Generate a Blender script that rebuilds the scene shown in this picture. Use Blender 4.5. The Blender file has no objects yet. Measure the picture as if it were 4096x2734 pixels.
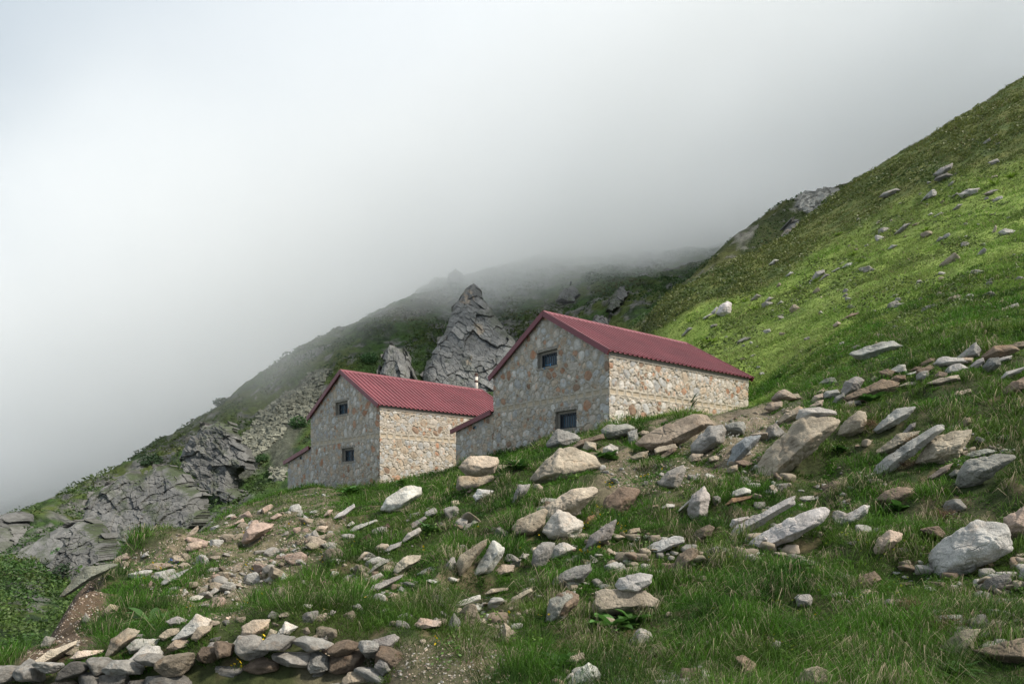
import bpy, math, random
import numpy as np
from mathutils import Vector, Matrix

S = bpy.context.scene
COL = S.collection
R = math.radians

# ------------------------------------------------------------------ camera, sky, sun, exposure
EYE = 1.7
F, V0 = 744.5, 508.82            # focal length and horizon row, in pixels of a 1024 x 683 picture
cam = bpy.data.cameras.new("camera")
cam.lens = F / 1024 * 36
cam.sensor_width = 36
cam.shift_y = (V0 - 341.5) / 1024
cam.clip_start = 0.1
cam.clip_end = 5000
camo = bpy.data.objects.new("camera", cam)
COL.objects.link(camo)
camo.location = (0, 0, EYE)
camo.rotation_euler = (R(90), 0, 0)
S.camera = camo

SUN_DIR = Vector((0.80, -0.33, 0.95)).normalized()      # towards the sun: right of and behind the viewer
elev = math.asin(SUN_DIR.z)
azim = math.atan2(SUN_DIR.x, SUN_DIR.y)
sun = bpy.data.lights.new("sun", 'SUN')
sun.energy = 3.8
sun.angle = R(7)
sun.color = (1.0, 0.92, 0.80)
suno = bpy.data.objects.new("sun", sun)
COL.objects.link(suno)
suno.rotation_euler = SUN_DIR.to_track_quat('Z', 'Y').to_euler()

W = bpy.data.worlds.new("World")
S.world = W
W.use_nodes = True
nt = W.node_tree
nt.nodes.clear()
wo = nt.nodes.new('ShaderNodeOutputWorld')
bg = nt.nodes.new('ShaderNodeBackground')
bg.inputs['Strength'].default_value = 0.1
sky = nt.nodes.new('ShaderNodeTexSky')
sky.sky_type = 'NISHITA'
sky.sun_disc = False
sky.sun_elevation = elev
sky.sun_rotation = azim
# thin overcast veil over the clear sky: brighter towards the sun's side
tc = nt.nodes.new('ShaderNodeTexCoord')
dot = nt.nodes.new('ShaderNodeVectorMath'); dot.operation = 'DOT_PRODUCT'
dot.inputs[1].default_value = (0.80, 0.45, 0.40)
nt.links.new(tc.outputs['Generated'], dot.inputs[0])
ramp = nt.nodes.new('ShaderNodeValToRGB')
ramp.color_ramp.elements[0].position = 0.05
ramp.color_ramp.elements[0].color = (0.43, 0.495, 0.55, 1)
ramp.color_ramp.elements[1].position = 0.75
ramp.color_ramp.elements[1].color = (0.86, 0.89, 0.915, 1)
nt.links.new(dot.outputs['Value'], ramp.inputs['Fac'])
gain = nt.nodes.new('ShaderNodeVectorMath'); gain.operation = 'SCALE'
gain.inputs['Scale'].default_value = 9.5
nt.links.new(ramp.outputs['Color'], gain.inputs[0])
mix = nt.nodes.new('ShaderNodeMix'); mix.data_type = 'RGBA'
mix.inputs['Factor'].default_value = 0.94
nt.links.new(sky.outputs['Color'], mix.inputs[6])
nt.links.new(gain.outputs['Vector'], mix.inputs[7])
nt.links.new(mix.outputs[2], bg.inputs['Color'])
nt.links.new(bg.outputs['Background'], wo.inputs['Surface'])

S.view_settings.view_transform = 'Standard'
S.view_settings.look = 'None'
S.view_settings.gamma = 1
S.view_settings.exposure = 0.5
S.render.engine = 'CYCLES'
S.cycles.use_denoising = True
S.cycles.max_bounces = 32
S.cycles.diffuse_bounces = 3
S.cycles.glossy_bounces = 2
S.cycles.transmission_bounces = 3
S.cycles.volume_bounces = 32
S.cycles.transparent_max_bounces = 6
S.cycles.volume_step_rate = 1.0
S.cycles.volume_max_steps = 96
S.cycles.sample_clamp_indirect = 6

# ------------------------------------------------------------------ helpers
def rng(seed): return np.random.default_rng(seed)

def tag(o, label=None, cat=None, group=None, kind=None):
    if label: o["label"] = label
    if cat: o["category"] = cat
    if group: o["group"] = group
    if kind: o["kind"] = kind
    return o

def mesh_np(name, V, faces, mats=(), smooth=True, col=None, matidx=None):
    """faces: list of integer arrays (n,3) / (n,4)"""
    me = bpy.data.meshes.new(name)
    V = np.asarray(V, dtype=np.float32)
    me.vertices.add(len(V)); me.vertices.foreach_set("co", V.ravel())
    faces = [np.asarray(f, dtype=np.int32) for f in faces if len(f)]
    loops = np.concatenate([f.ravel() for f in faces])
    tot = np.concatenate([np.full(len(f), f.shape[1], dtype=np.int32) for f in faces])
    start = np.concatenate([[0], np.cumsum(tot)[:-1]]).astype(np.int32)
    me.loops.add(len(loops)); me.loops.foreach_set("vertex_index", loops)
    me.polygons.add(len(tot)); me.polygons.foreach_set("loop_start", start); me.polygons.foreach_set("loop_total", tot)
    me.polygons.foreach_set("use_smooth", np.full(len(tot), smooth, dtype=bool))
    for m in mats: me.materials.append(m)
    if matidx is not None: me.polygons.foreach_set("material_index", np.asarray(matidx, dtype=np.int32))
    me.update(calc_edges=True)
    if col is not None:
        a = me.color_attributes.new("Col", 'FLOAT_COLOR', 'POINT')
        c = np.ones((len(V), 4), dtype=np.float32); c[:, :col.shape[1]] = col
        a.data.foreach_set("color", c.ravel())
    return me

def link(name, me, parent=None):
    o = bpy.data.objects.new(name, me); COL.objects.link(o)
    if parent is not None: o.parent = parent
    return o

def empty(name, loc, rz=0):
    o = bpy.data.objects.new(name, None); COL.objects.link(o)
    o.location = loc; o.rotation_euler = (0, 0, rz); o.empty_display_size = 0.3
    return o

def h3(i, j, k, s):
    n = (i.astype(np.int64) * 374761393 + j.astype(np.int64) * 668265263 + k.astype(np.int64) * 2147483647 + s * 974634607) & 0xffffffff
    n = ((n ^ (n >> 13)) * 1274126177) & 0xffffffff
    n = ((n ^ (n >> 16)) * 2246822519) & 0xffffffff
    return ((n ^ (n >> 15)) & 0xffffff) / float(0xffffff)

def vnoise(P, s=0):
    P = np.asarray(P, dtype=np.float64)
    if P.shape[1] == 2: P = np.concatenate([P, np.zeros((len(P), 1))], 1)
    I = np.floor(P).astype(np.int64); f = P - I; f = f * f * f * (f * (f * 6 - 15) + 10)
    r = 0
    for dx in (0, 1):
        wx = f[:, 0] if dx else 1 - f[:, 0]
        for dy in (0, 1):
            wy = f[:, 1] if dy else 1 - f[:, 1]
            for dz in (0, 1):
                wz = f[:, 2] if dz else 1 - f[:, 2]
                r = r + wx * wy * wz * h3(I[:, 0] + dx, I[:, 1] + dy, I[:, 2] + dz, s)
    return r * 2 - 1

def fbm(P, octs=4, s=0, gain=0.5):
    P = np.asarray(P, dtype=np.float64); r = 0; a = 1; t = 0
    for o in range(octs):
        r = r + a * vnoise(P * (2.03 ** o) + 17.3 * o, s + o); t += a; a *= gain
    return r / t

def sstep(a, b, x):
    t = np.clip((x - a) / (b - a), 0, 1); return t * t * (3 - 2 * t)

def pix(px, py, d): return np.array([(px - 512) / F * d, d, EYE + (V0 - py) / F * d])

def inpoly(px, py, poly):
    poly = np.asarray(poly, float); r = np.zeros(px.shape, bool); n = len(poly)
    for i in range(n):
        x1, y1 = poly[i]; x2, y2 = poly[(i + 1) % n]
        c = ((y1 > py) != (y2 > py)) & (px < (x2 - x1) * (py - y1) / (y2 - y1 + 1e-12) + x1)
        r ^= c
    return r

def sdist(px, py, poly):
    """signed distance to a polygon, positive inside"""
    poly = np.asarray(poly, float); d = np.full(px.shape, 1e9); n = len(poly)
    for i in range(n):
        a = poly[i]; b = poly[(i + 1) % n]; e = b - a
        t = np.clip(((px - a[0]) * e[0] + (py - a[1]) * e[1]) / (e @ e + 1e-12), 0, 1)
        d = np.minimum(d, np.hypot(px - a[0] - t * e[0], py - a[1] - t * e[1]))
    return np.where(inpoly(px, py, poly), d, -d)

# ------------------------------------------------------------------ materials
def new_mat(name):
    m = bpy.data.materials.new(name); m.use_nodes = True
    n = m.node_tree; b = n.nodes['Principled BSDF']
    return m, n, b

def N(n, t, **kw):
    x = n.nodes.new(t)
    for k, v in kw.items():
        if k in x.inputs: x.inputs[k].default_value = v
        else: setattr(x, k, v)
    return x

def noise_node(n, co, scale, detail=4, rough=0.55):
    x = N(n, 'ShaderNodeTexNoise', Scale=scale, Detail=detail, Roughness=rough)
    n.links.new(co, x.inputs['Vector']); return x.outputs['Fac']

def maprange(n, v, a, b, c, d):
    x = N(n, 'ShaderNodeMapRange'); x.inputs[1].default_value = a; x.inputs[2].default_value = b
    x.inputs[3].default_value = c; x.inputs[4].default_value = d
    n.links.new(v, x.inputs[0]); return x.outputs[0]

def mixc(n, fac, a, b, mode='MIX'):
    x = n.nodes.new('ShaderNodeMix'); x.data_type = 'RGBA'; x.blend_type = mode
    for sock, v in ((x.inputs[0], fac), (x.inputs[6], a), (x.inputs[7], b)):
        if isinstance(v, (int, float)): sock.default_value = v
        elif isinstance(v, tuple): sock.default_value = v if len(v) == 4 else v + (1,)
        else: n.links.new(v, sock)
    return x.outputs[2]

def mul(n, a, b):
    x = N(n, 'ShaderNodeMath', operation='MULTIPLY')
    for i, v in enumerate((a, b)):
        if isinstance(v, (int, float)): x.inputs[i].default_value = v
        else: n.links.new(v, x.inputs[i])
    return x.outputs[0]

def bump(n, b, h, strength, dist):
    x = N(n, 'ShaderNodeBump', Strength=strength, Distance=dist)
    n.links.new(h, x.inputs['Height']); n.links.new(x.outputs[0], b.inputs['Normal'])

def grey_of(n, v):
    c = n.nodes.new('ShaderNodeCombineColor')
    for i in range(3): n.links.new(v, c.inputs[i])
    return c.outputs[0]

def mat_attr(name, rough=0.9, nscale=6.0, lo=0.7, hi=1.3, bstr=0.4, bdist=0.05, bscale=20, spec=0.2, translucent=0.0):
    m, n, b = new_mat(name)
    a = N(n, 'ShaderNodeAttribute', attribute_name='Col')
    tcn = n.nodes.new('ShaderNodeTexCoord'); co = tcn.outputs['Object']
    c = a.outputs['Color']
    if nscale:
        f = maprange(n, noise_node(n, co, nscale, 6, 0.65), 0.3, 0.7, lo, hi)
        c = mixc(n, 1.0, c, grey_of(n, f), 'MULTIPLY')
    n.links.new(c, b.inputs['Base Color'])
    b.inputs['Roughness'].default_value = rough
    b.inputs['Specular IOR Level'].default_value = spec
    if bstr: bump(n, b, noise_node(n, co, bscale, 8, 0.7), bstr, bdist)
    if translucent:
        tr = n.nodes.new('ShaderNodeBsdfTranslucent'); n.links.new(c, tr.inputs['Color'])
        ms = n.nodes.new('ShaderNodeMixShader'); ms.inputs[0].default_value = translucent
        n.links.new(b.outputs[0], ms.inputs[1]); n.links.new(tr.outputs[0], ms.inputs[2])
        n.links.new(ms.outputs[0], n.nodes['Material Output'].inputs['Surface'])
    return m

def mat_plain(name, c, rough=0.5, metal=0.0, spec=0.5, var=0.15, nscale=8, bstr=0.0):
    m, n, b = new_mat(name)
    tcn = n.nodes.new('ShaderNodeTexCoord'); co = tcn.outputs['Object']
    f = maprange(n, noise_node(n, co, nscale, 5, 0.6), 0.3, 0.7, 1 - var, 1 + var)
    n.links.new(mixc(n, 1.0, c, grey_of(n, f), 'MULTIPLY'), b.inputs['Base Color'])
    b.inputs['Roughness'].default_value = rough; b.inputs['Metallic'].default_value = metal
    b.inputs['Specular IOR Level'].default_value = spec
    if bstr: bump(n, b, noise_node(n, co, nscale * 4, 6), bstr, 0.01)
    return m

def mat_rock():
    m, n, b = new_mat("granite_boulder")
    oi = n.nodes.new('ShaderNodeObjectInfo')
    tcn = n.nodes.new('ShaderNodeTexCoord')
    ad = N(n, 'ShaderNodeVectorMath', operation='ADD')
    sc = N(n, 'ShaderNodeVectorMath', operation='SCALE'); sc.inputs['Scale'].default_value = 37.0
    cx = n.nodes.new('ShaderNodeCombineXYZ')
    for i in range(3): n.links.new(oi.outputs['Random'], cx.inputs[i])
    n.links.new(cx.outputs[0], sc.inputs[0]); n.links.new(tcn.outputs['Object'], ad.inputs[0]); n.links.new(sc.outputs[0], ad.inputs[1])
    co = ad.outputs[0]
    base = oi.outputs['Color']
    # large weathering patches
    f = maprange(n, noise_node(n, co, 2.3, 6, 0.65), 0.32, 0.68, 0.60, 1.26)
    c = mixc(n, 1.0, base, grey_of(n, f), 'MULTIPLY')
    # iron stain
    st = maprange(n, noise_node(n, co, 1.7, 5, 0.7), 0.56, 0.74, 0.0, 0.5)
    c = mixc(n, st, c, mixc(n, 1.0, c, (1.05, 0.74, 0.5), 'MULTIPLY'))
    # dark lichen
    li = maprange(n, noise_node(n, co, 4.1, 8, 0.75), 0.55, 0.68, 0.0, 0.7)
    c = mixc(n, li, c, mixc(n, 1.0, c, (0.5, 0.52, 0.5), 'MULTIPLY'))
    # mica speckle
    sp = maprange(n, noise_node(n, co, 70, 3, 0.8), 0.35, 0.65, 0.72, 1.25)
    c = mixc(n, 1.0, c, grey_of(n, sp), 'MULTIPLY')
    n.links.new(c, b.inputs['Base Color'])
    b.inputs['Roughness'].default_value = 0.92; b.inputs['Specular IOR Level'].default_value = 0.15
    h = N(n, 'ShaderNodeMath', operation='ADD')
    n.links.new(noise_node(n, co, 6, 9, 0.68), h.inputs[0]); n.links.new(mul(n, noise_node(n, co, 40, 4, 0.7), 0.3), h.inputs[1])
    bump(n, b, h.outputs[0], 0.85, 0.09)
    return m

M_ROCK = mat_rock()
M_GROUND = mat_attr("turf_and_soil", nscale=9, lo=0.55, hi=1.45, bstr=0.6, bdist=0.06, bscale=14)
M_MOUNT = mat_attr("mountain_turf_and_rock", nscale=0.9, lo=0.5, hi=1.5, bstr=1.0, bdist=0.9, bscale=1.2)
M_CLIFF = mat_attr("fractured_granite", nscale=0.7, lo=0.72, hi=1.25, bstr=0.8, bdist=0.5, bscale=1.1)
M_GRASS = mat_attr("grass_blades", rough=0.7, nscale=0, bstr=0, spec=0.25, translucent=0.35)
M_LEAF = mat_attr("leaf_green", rough=0.55, nscale=0, bstr=0, spec=0.35, translucent=0.25)
M_MASON = mat_attr("rubble_masonry", nscale=22, lo=0.78, hi=1.2, bstr=0.5, bdist=0.012, bscale=45)
M_SCREE = mat_attr("scree_stone", nscale=2.0, lo=0.7, hi=1.25, bstr=0.5, bdist=0.1, bscale=4)
M_ROOF = mat_plain("red_painted_sheet_metal", (0.175, 0.044, 0.053), rough=0.5, spec=0.45, var=0.2, nscale=0.8, bstr=0.25)
M_TRIM = mat_plain("dark_red_trim", (0.14, 0.030, 0.038), rough=0.45, var=0.12, nscale=3)
M_FRAME = mat_plain("slate_painted_iron", (0.014, 0.022, 0.030), rough=0.5)
M_CONC = mat_plain("rough_concrete", (0.23, 0.21, 0.18), rough=0.95, spec=0.1, bstr=0.5)
M_PIPE = mat_plain("rusty_white_flue", (0.55, 0.50, 0.44), rough=0.6, var=0.3, nscale=5)
M_RUST = mat_plain("dark_rusty_metal", (0.10, 0.06, 0.045), rough=0.7, var=0.3)
M_BLUE = mat_plain("blue_cord", (0.03, 0.16, 0.32), rough=0.6)
def mat_glass(name, c):
    m, n, b = new_mat(name)
    b.inputs['Base Color'].default_value = c + (1,); b.inputs['Roughness'].default_value = 0.08
    b.inputs['Specular IOR Level'].default_value = 0.7
    return m
M_PANE = mat_glass("window_glass", (0.045, 0.085, 0.12))
M_PANE2 = mat_glass("pale_vent_pane", (0.16, 0.23, 0.27))

# ------------------------------------------------------------------ terrain: height fields over azimuth and distance
class Field:
    def __init__(self, pts, px0, px1, npx, d0, d1, nd, lv=3.0, smooth=1e-3):
        P = np.array(pts, float)
        self.X = np.stack([P[:, 0] / 150, np.log(P[:, 2]) * lv], 1); y = P[:, 1]; n = len(P)
        K = self._k(self.X, self.X) + smooth * np.eye(n)
        A = np.zeros((n + 3, n + 3)); A[:n, :n] = K; A[:n, n] = 1; A[:n, n + 1:] = self.X; A[n, :n] = 1; A[n + 1:, :n] = self.X.T
        self.w = np.linalg.solve(A, np.concatenate([y, [0, 0, 0]]))
        self.px = np.linspace(px0, px1, npx); self.ld = np.linspace(math.log(d0), math.log(d1), nd)
        gx, gl = np.meshgrid(self.px, self.ld)              # rows: distance
        Q = np.stack([gx.ravel() / 150, gl.ravel() * lv], 1)
        v = np.empty(len(Q))
        for i in range(0, len(Q), 40000):
            q = Q[i:i + 40000]; v[i:i + 40000] = self._k(q, self.X) @ self.w[:n] + self.w[n] + q @ self.w[n + 1:]
        d = np.exp(gl)
        self.x = (gx - 512) / F * d; self.y = d; self.z = EYE + (V0 - v.reshape(gx.shape)) / F * d
        self.gx = gx; self.shape = gx.shape
    @staticmethod
    def _k(a, b):
        r2 = ((a[:, None, :] - b[None]) ** 2).sum(2); return 0.5 * r2 * np.log(r2 + 1e-12)
    def xy(self): return np.stack([self.x.ravel(), self.y.ravel()], 1)
    def row(self): return V0 - (self.z - EYE) / self.y * F
    def bil(self, A, px, ld):
        fx = np.clip((px - self.px[0]) / (self.px[1] - self.px[0]), 0, self.shape[1] - 1.001)
        fy = np.clip((ld - self.ld[0]) / (self.ld[1] - self.ld[0]), 0, self.shape[0] - 1.001)
        i = fx.astype(int); j = fy.astype(int); u = fx - i; v = fy - j
        return A[j, i] * (1 - u) * (1 - v) + A[j, i + 1] * u * (1 - v) + A[j + 1, i] * (1 - u) * v + A[j + 1, i + 1] * u * v
    def zat(self, x, y):
        x = np.atleast_1d(np.asarray(x, float)); y = np.atleast_1d(np.asarray(y, float))
        return self.bil(self.z, 512 + x / y * F, np.log(y))
    def ray(self, px, py, dmin=5.0):
        """distance at which the line of sight through a point meets the field"""
        c = self.row(); out = []
        k0 = int(np.searchsorted(self.ld, math.log(dmin)))
        for a, b in zip(np.atleast_1d(px), np.atleast_1d(py)):
            fx = min(max((a - self.px[0]) / (self.px[1] - self.px[0]), 0), self.shape[1] - 1.001); i = int(fx); u = fx - i
            colm = c[:, i] * (1 - u) + c[:, i + 1] * u
            ok = np.nonzero(colm[k0:] <= b)[0]
            if not len(ok): out.append(np.nan); continue
            j = ok[0] + k0
            if j > 0 and colm[j - 1] > b:
                t = (colm[j - 1] - b) / (colm[j - 1] - colm[j] + 1e-9); l = self.ld[j - 1] + t * (self.ld[j] - self.ld[j - 1])
            else: l = self.ld[j]
            out.append(math.exp(l))
        return np.array(out)
    def grad(self, px, ld):
        x = (px - 512) / F * np.exp(ld); y = np.exp(ld); e = 0.15 * np.maximum(1, y / 20)
        gx = (self.zat(x + e, y) - self.zat(x - e, y)) / (2 * e); gy = (self.zat(x, y + e) - self.zat(x, y - e)) / (2 * e)
        return gx, gy
    def faces(self, keep=None):
        nr, nc = self.shape; i = np.arange(nr * nc).reshape(nr, nc)
        q = np.stack([i[:-1, :-1], i[:-1, 1:], i[1:, 1:], i[1:, :-1]], -1).reshape(-1, 4)
        if keep is not None: q = q[keep[:-1, :-1].ravel()]
        return q
    def verts(self): return np.stack([self.x.ravel(), self.y.ravel(), self.z.ravel()], 1)

NEAR = [
 (1700,1100,2.8),(1700,960,3.4),(1700,790,4.3),(1700,705,5.2),(1700,590,6.6),(1700,470,8.2),(1700,385,10.4),(1700,330,13.5),(1700,280,17.5),(1700,225,25),(1700,160,36),(1700,80,50),(1700,-90,68),(1700,-400,84),(1700,-350,112),
 # road level in front of the dry stone wall
 (-200,800,7.6),(0,790,7.8),(200,770,7.6),(330,745,7.6),(450,735,6.6),(650,750,5.8),(850,760,5.2),(1100,780,4.8),(1250,790,4.6),
 (-200,1100,4),(200,1000,4),(600,960,3.7),(1000,960,3.6),(1250,960,3.5),
 (-150,668,9.6),(-80,666,9.6),(0,664,9.5),(100,656,9.4),(200,644,9.2),(300,626,9.2),(400,648,8.6),(512,690,7.6),(650,700,7.2),(800,700,7.0),(950,705,6.6),(1100,705,6.2),(1250,705,6),
 (-120,720,8.85),(0,716,8.8),(100,716,8.72),(200,712,8.6),(300,706,8.5),(380,704,8.2),
 (30,652,10.6),(100,634,11.2),(200,620,11.6),(300,604,11.6),(400,606,10.6),(512,625,9.6),(650,630,9.4),(800,630,9.0),(950,630,8.4),(1100,630,7.8),(1250,620,7.4),
 (70,616,13.6),(130,598,14.4),(200,580,15.2),(300,565,15),(400,563,13.4),(512,563,12.4),(650,563,12),(800,556,11.6),(950,548,10.8),(1100,538,10.2),(1250,520,9.6),
 (90,578,17.5),(150,566,18.5),(220,543,21),(300,528,20),(400,523,17.6),(512,512,15.8),(650,508,15.2),(800,498,14.6),(950,478,13.6),(1100,462,13),(1250,440,12.4),
 (112,564,20.5),(180,538,24),(230,521,26.5),(300,504,28),(400,493,23.5),(470,480,22.5),(520,466,20.5),(600,452,19.8),(700,446,19.2),(800,432,18.2),(900,420,17.2),(1024,402,16.6),(1150,388,16),
 (220,516,31),(290,494,36),(306,491,38.4),(340,485,36),(375,479,33.9),(400,476,36),(453,470,37.5),(455,466,31),(490,456,30),(540,443,27.6),(575,432,26.2),(609,424,25.4),(680,416,27.8),(752,408,31),
 (560,398,40),(655,385,42),(700,376,40),(752,390,38),(780,400,28.5),(800,388,25),(850,373,22.5),(900,366,21.3),(960,355,20.5),(1024,348,20.2),(1150,335,20),
 (770,372,40),(830,348,34),(900,330,31),(1024,306,29),(1150,288,28),(1250,275,28),
 (690,352,56),(760,326,52),(830,300,48),(900,280,45),(1024,250,42),(1150,225,41),(1250,205,41),
 (655,336,68),(700,315,67),(760,288,68),(830,254,68),(900,220,66),(1024,172,62),(1150,130,60),(1250,100,60),
 (642,332,76),(704,282,88),(783,241,93),(818,210,95),(888,163,94),(956,120,92),(1024,77,90),(1150,-5,88),(1250,-70,88),
 (642,352,92),(704,302,104),(783,262,112),(818,232,114),(888,188,114),(956,148,112),(1024,110,112),(1150,30,112),(1250,-30,112),
 # the drop into the gully on the left
 (-150,690,11),(-80,690,11.2),(0,690,11.2),(-150,730,14),(0,725,14),(30,690,13.4),(60,655,15),(100,620,20),(-150,740,22),(0,740,22),(60,700,22),(110,640,27),(160,600,32),(200,570,38),(250,548,44),(300,520,48),(400,490,52),(480,465,50),
 (-150,740,60),(0,740,60),(100,700,60),(200,640,65),(300,590,75),(400,540,80),(500,480,70),(560,420,60),(620,390,75),
 (-150,740,115),(100,720,115),(300,650,115),(450,560,115),(560,460,115),
]
G = Field(NEAR, -190, 1690, 940, 2.8, 115, 580)
xy = G.xy()
amp = sstep(5, 60, G.y.ravel())
G.z += ((0.17 + 0.48 * amp) * fbm(xy * np.array([0.55, 0.55]) / (1 + 4 * amp[:, None]), 4, 3) + (0.07 + 0.24 * amp) * fbm(xy * 2.2 / (1 + 3 * amp[:, None]), 3, 9)).reshape(G.shape) * sstep(4, 8, G.y)
G.z += (.30 * (1 - amp) * (.55 - np.abs(fbm(xy * .75 + 3.3, 2, 15)) * 2)).reshape(G.shape) * sstep(9.5, 12, G.y + .004 * np.maximum(G.gx - 420, 0)) * (1 - sstep(22, 30, G.y))


MTN = [
 (-250,760,26),(-60,720,26),(0,690,29),(60,655,36),(0,640,38),(-120,640,40),(40,610,46),(0,592,50),(60,590,58),(100,572,68),(-80,600,48),(-250,640,44),
 (0,562,64),(150,560,76),(200,532,86),(250,502,96),(300,472,105),(400,440,108),(480,425,110),(560,400,114),(640,372,112),(700,362,112),(800,340,110),
 (-60,560,78),(0,540,82),(100,525,95),(200,482,110),(250,452,116),(300,416,124),(350,392,131),(400,370,138),(470,345,150),(560,332,152),(640,318,140),(720,300,140),
 (-250,570,86),(-120,560,88),(-60,548,92),(25,509,101),(86,482,113),(134,452,126),(191,419,139),(249,383,151),(306,345,166),(350,325,180),(400,302,200),(440,282,220),(500,268,240),(560,254,255),(640,252,270),(760,250,280),
 (-250,620,120),(-60,590,125),(25,560,132),(86,525,146),(134,505,160),(191,470,175),(249,440,190),(306,402,205),(350,375,220),(400,345,245),
 (500,290,290),(560,285,310),(640,285,320),(760,285,330),(440,310,270),
 (560,296,175),(600,280,180),(650,275,190),(500,300,185),(600,262,225),(660,264,215),
]
T = Field(MTN, -220, 800, 640, 24, 340, 480)
xyT = T.xy()
T.z += (2.2 * fbm(xyT * 0.07, 4, 21) + 0.9 * fbm(xyT * 0.3, 4, 31) + 0.35 * fbm(xyT * 1.1, 2, 41)).reshape(T.shape) * sstep(30, 110, T.y)

BACK = [(560,420,100),(640,372,100),(704,320,108),(783,282,118),(850,240,126),(930,190,140),(1024,140,150),(1150,90,160),
 (600,352,100),(655,328,106),(697,276,122),(722,252,128),(745,231,132),(800,195,142),(870,176,156),(905,150,172),(960,126,192),(1024,98,215),(1150,40,230),
 (600,385,130),(697,300,150),(745,258,160),(800,225,175),(870,200,190),(960,150,225),(1024,120,250),(1150,60,270)]
B = Field(BACK, 590, 1120, 330, 98, 260, 260, smooth=0.02)
xyB = B.xy()
B.z += (1.2 * fbm(xyB * 0.12, 4, 51) + 0.7 * fbm(xyB * 0.5, 4, 61)).reshape(B.shape)

FAR = [(700,330,330),(700,320,400),(700,340,460),(-300,600,150),(0,552,195),(100,524,205),(200,482,225),(280,434,240),(360,380,290),(450,330,320),
 (-300,540,290),(0,485,290),(100,455,305),(200,410,320),(280,365,340),(360,325,370),(450,290,400),
 (-300,420,380),(0,500,390),(100,470,400),(200,430,420),(280,400,440),(450,330,460)]
Fa = Field(FAR, -300, 800, 330, 140, 440, 190, smooth=0.05)
Fa.z += (5 * fbm(Fa.xy() * 0.03, 4, 71) + 2 * fbm(Fa.xy() * 0.12, 3, 81)).reshape(Fa.shape)

# dirt patches and bare ground (authored on the ground where the photograph shows them)
DIRT = [
 ([(650,425),(760,406),(800,405),(790,425),(740,440),(690,440),(660,436)], 1.0),
 ([(585,455),(625,450),(640,480),(610,500),(590,490),(600,470)], .8),
 ([(690,440),(760,430),(770,452),(720,480),(690,475)], .75),
 ([(115,560),(230,514),(330,500),(345,530),(290,560),(200,560),(150,575)], .6),
 ([(180,600),(230,560),(330,525),(345,540),(270,590),(225,615)], .65),
 ([(25,665),(64,592),(98,575),(104,600),(90,640),(60,665)], 1.6),
 ([(300,655),(380,640),(450,640),(480,683),(470,710),(300,710)], .55),
 ([(475,610),(498,602),(510,635),(498,670),(480,670)], .5),
 ([(280,500),(330,490),(340,510),(290,520)], .6),
 ([(430,565),(480,555),(470,580),(430,590)], .3),
 ([(640,460),(690,455),(690,500),(640,500)], .35),
 ([(880,520),(940,500),(1000,500),(990,530),(930,530)], .2),
]
gpx = G.gx.ravel(); gpy = G.row().ravel(); gd = G.y.ravel()
def dirt_at(px, py, d, P2):
    m = np.zeros(px.shape)
    for poly, w in DIRT:
        s = sdist(px, py, poly); m = np.maximum(m, w * sstep(-12, 8, s + 8 * fbm(P2 * 1.3, 3, 5)))
    m[d > 36] = 0
    return np.clip(m, 0, 1)
nearm = gd < 36
gdirt = np.zeros(len(gpx)); gdirt[nearm] = dirt_at(gpx[nearm], gpy[nearm], gd[nearm], xy[nearm])
G.dirt = gdirt.reshape(G.shape)

def lerp(a, b, t): return a + (b - a) * t[:, None]
C = lambda *a: np.array(a, float)
n1 = fbm(xy * 0.8, 4, 101); n2 = fbm(xy * 3, 3, 111); n3 = fbm(xy * 0.15, 3, 121)
col = lerp(C(.042, .050, .018), C(.024, .038, .010), sstep(-.3, .3, n1))
col = lerp(col, C(.12, .095, .055), sstep(.15, .5, n2 + .4 * n1) * .7)
col = lerp(col, C(.185, .150, .108), gdirt * (0.75 + .25 * sstep(-.3, .3, n2)))
bank = sstep(-6, 4, sdist(gpx, gpy, [(18,668),(60,592),(95,574),(104,600),(92,640),(60,668)])) * (gd < 19)
col = lerp(col, C(.085, .060, .040), bank)
# hillside: yellow-green turf, darker shrubby shoulder at the top
hs = sstep(24, 33, gd) * sstep(600, 690, gpx)
turf = lerp(C(.135, .195, .036), C(.18, .24, .050), sstep(-.4, .4, n1))
turf = lerp(turf, C(.060, .095, .022), sstep(.1, .5, n3 + .5 * n1) * .8)
shoulder_py = np.interp(gpx, [600, 704, 783, 818, 888, 1024, 1240, 1700], [360, 282, 241, 210, 163, 77, -70, -400])
band = sstep(np.interp(gpx, [640, 760, 900, 1024], [18, 62, 88, 112]), 8, gpy - shoulder_py + 22 * fbm(xy * 0.12, 4, 131)) if False else None
wid = np.interp(gpx, [640, 760, 900, 1024, 1240], [10, 36, 62, 88, 120])
band = 1 - sstep(0.65, 1.15, (gpy - shoulder_py) / wid + .45 * fbm(xy * 0.13, 4, 131))
G.band = band.reshape(G.shape)
turf = lerp(turf, lerp(C(.050, .074, .018), C(.095, .105, .028), sstep(-.3, .3, n1)), band * .92)
col = lerp(col, turf, hs)
link("ground", mesh_np("ground", G.verts(), [G.faces()], [M_GROUND], col=col))
tag(bpy.data.objects["ground"], "grassy boulder-strewn slope rising from the wall to the huts and the right hill", None, None, "structure")

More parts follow.
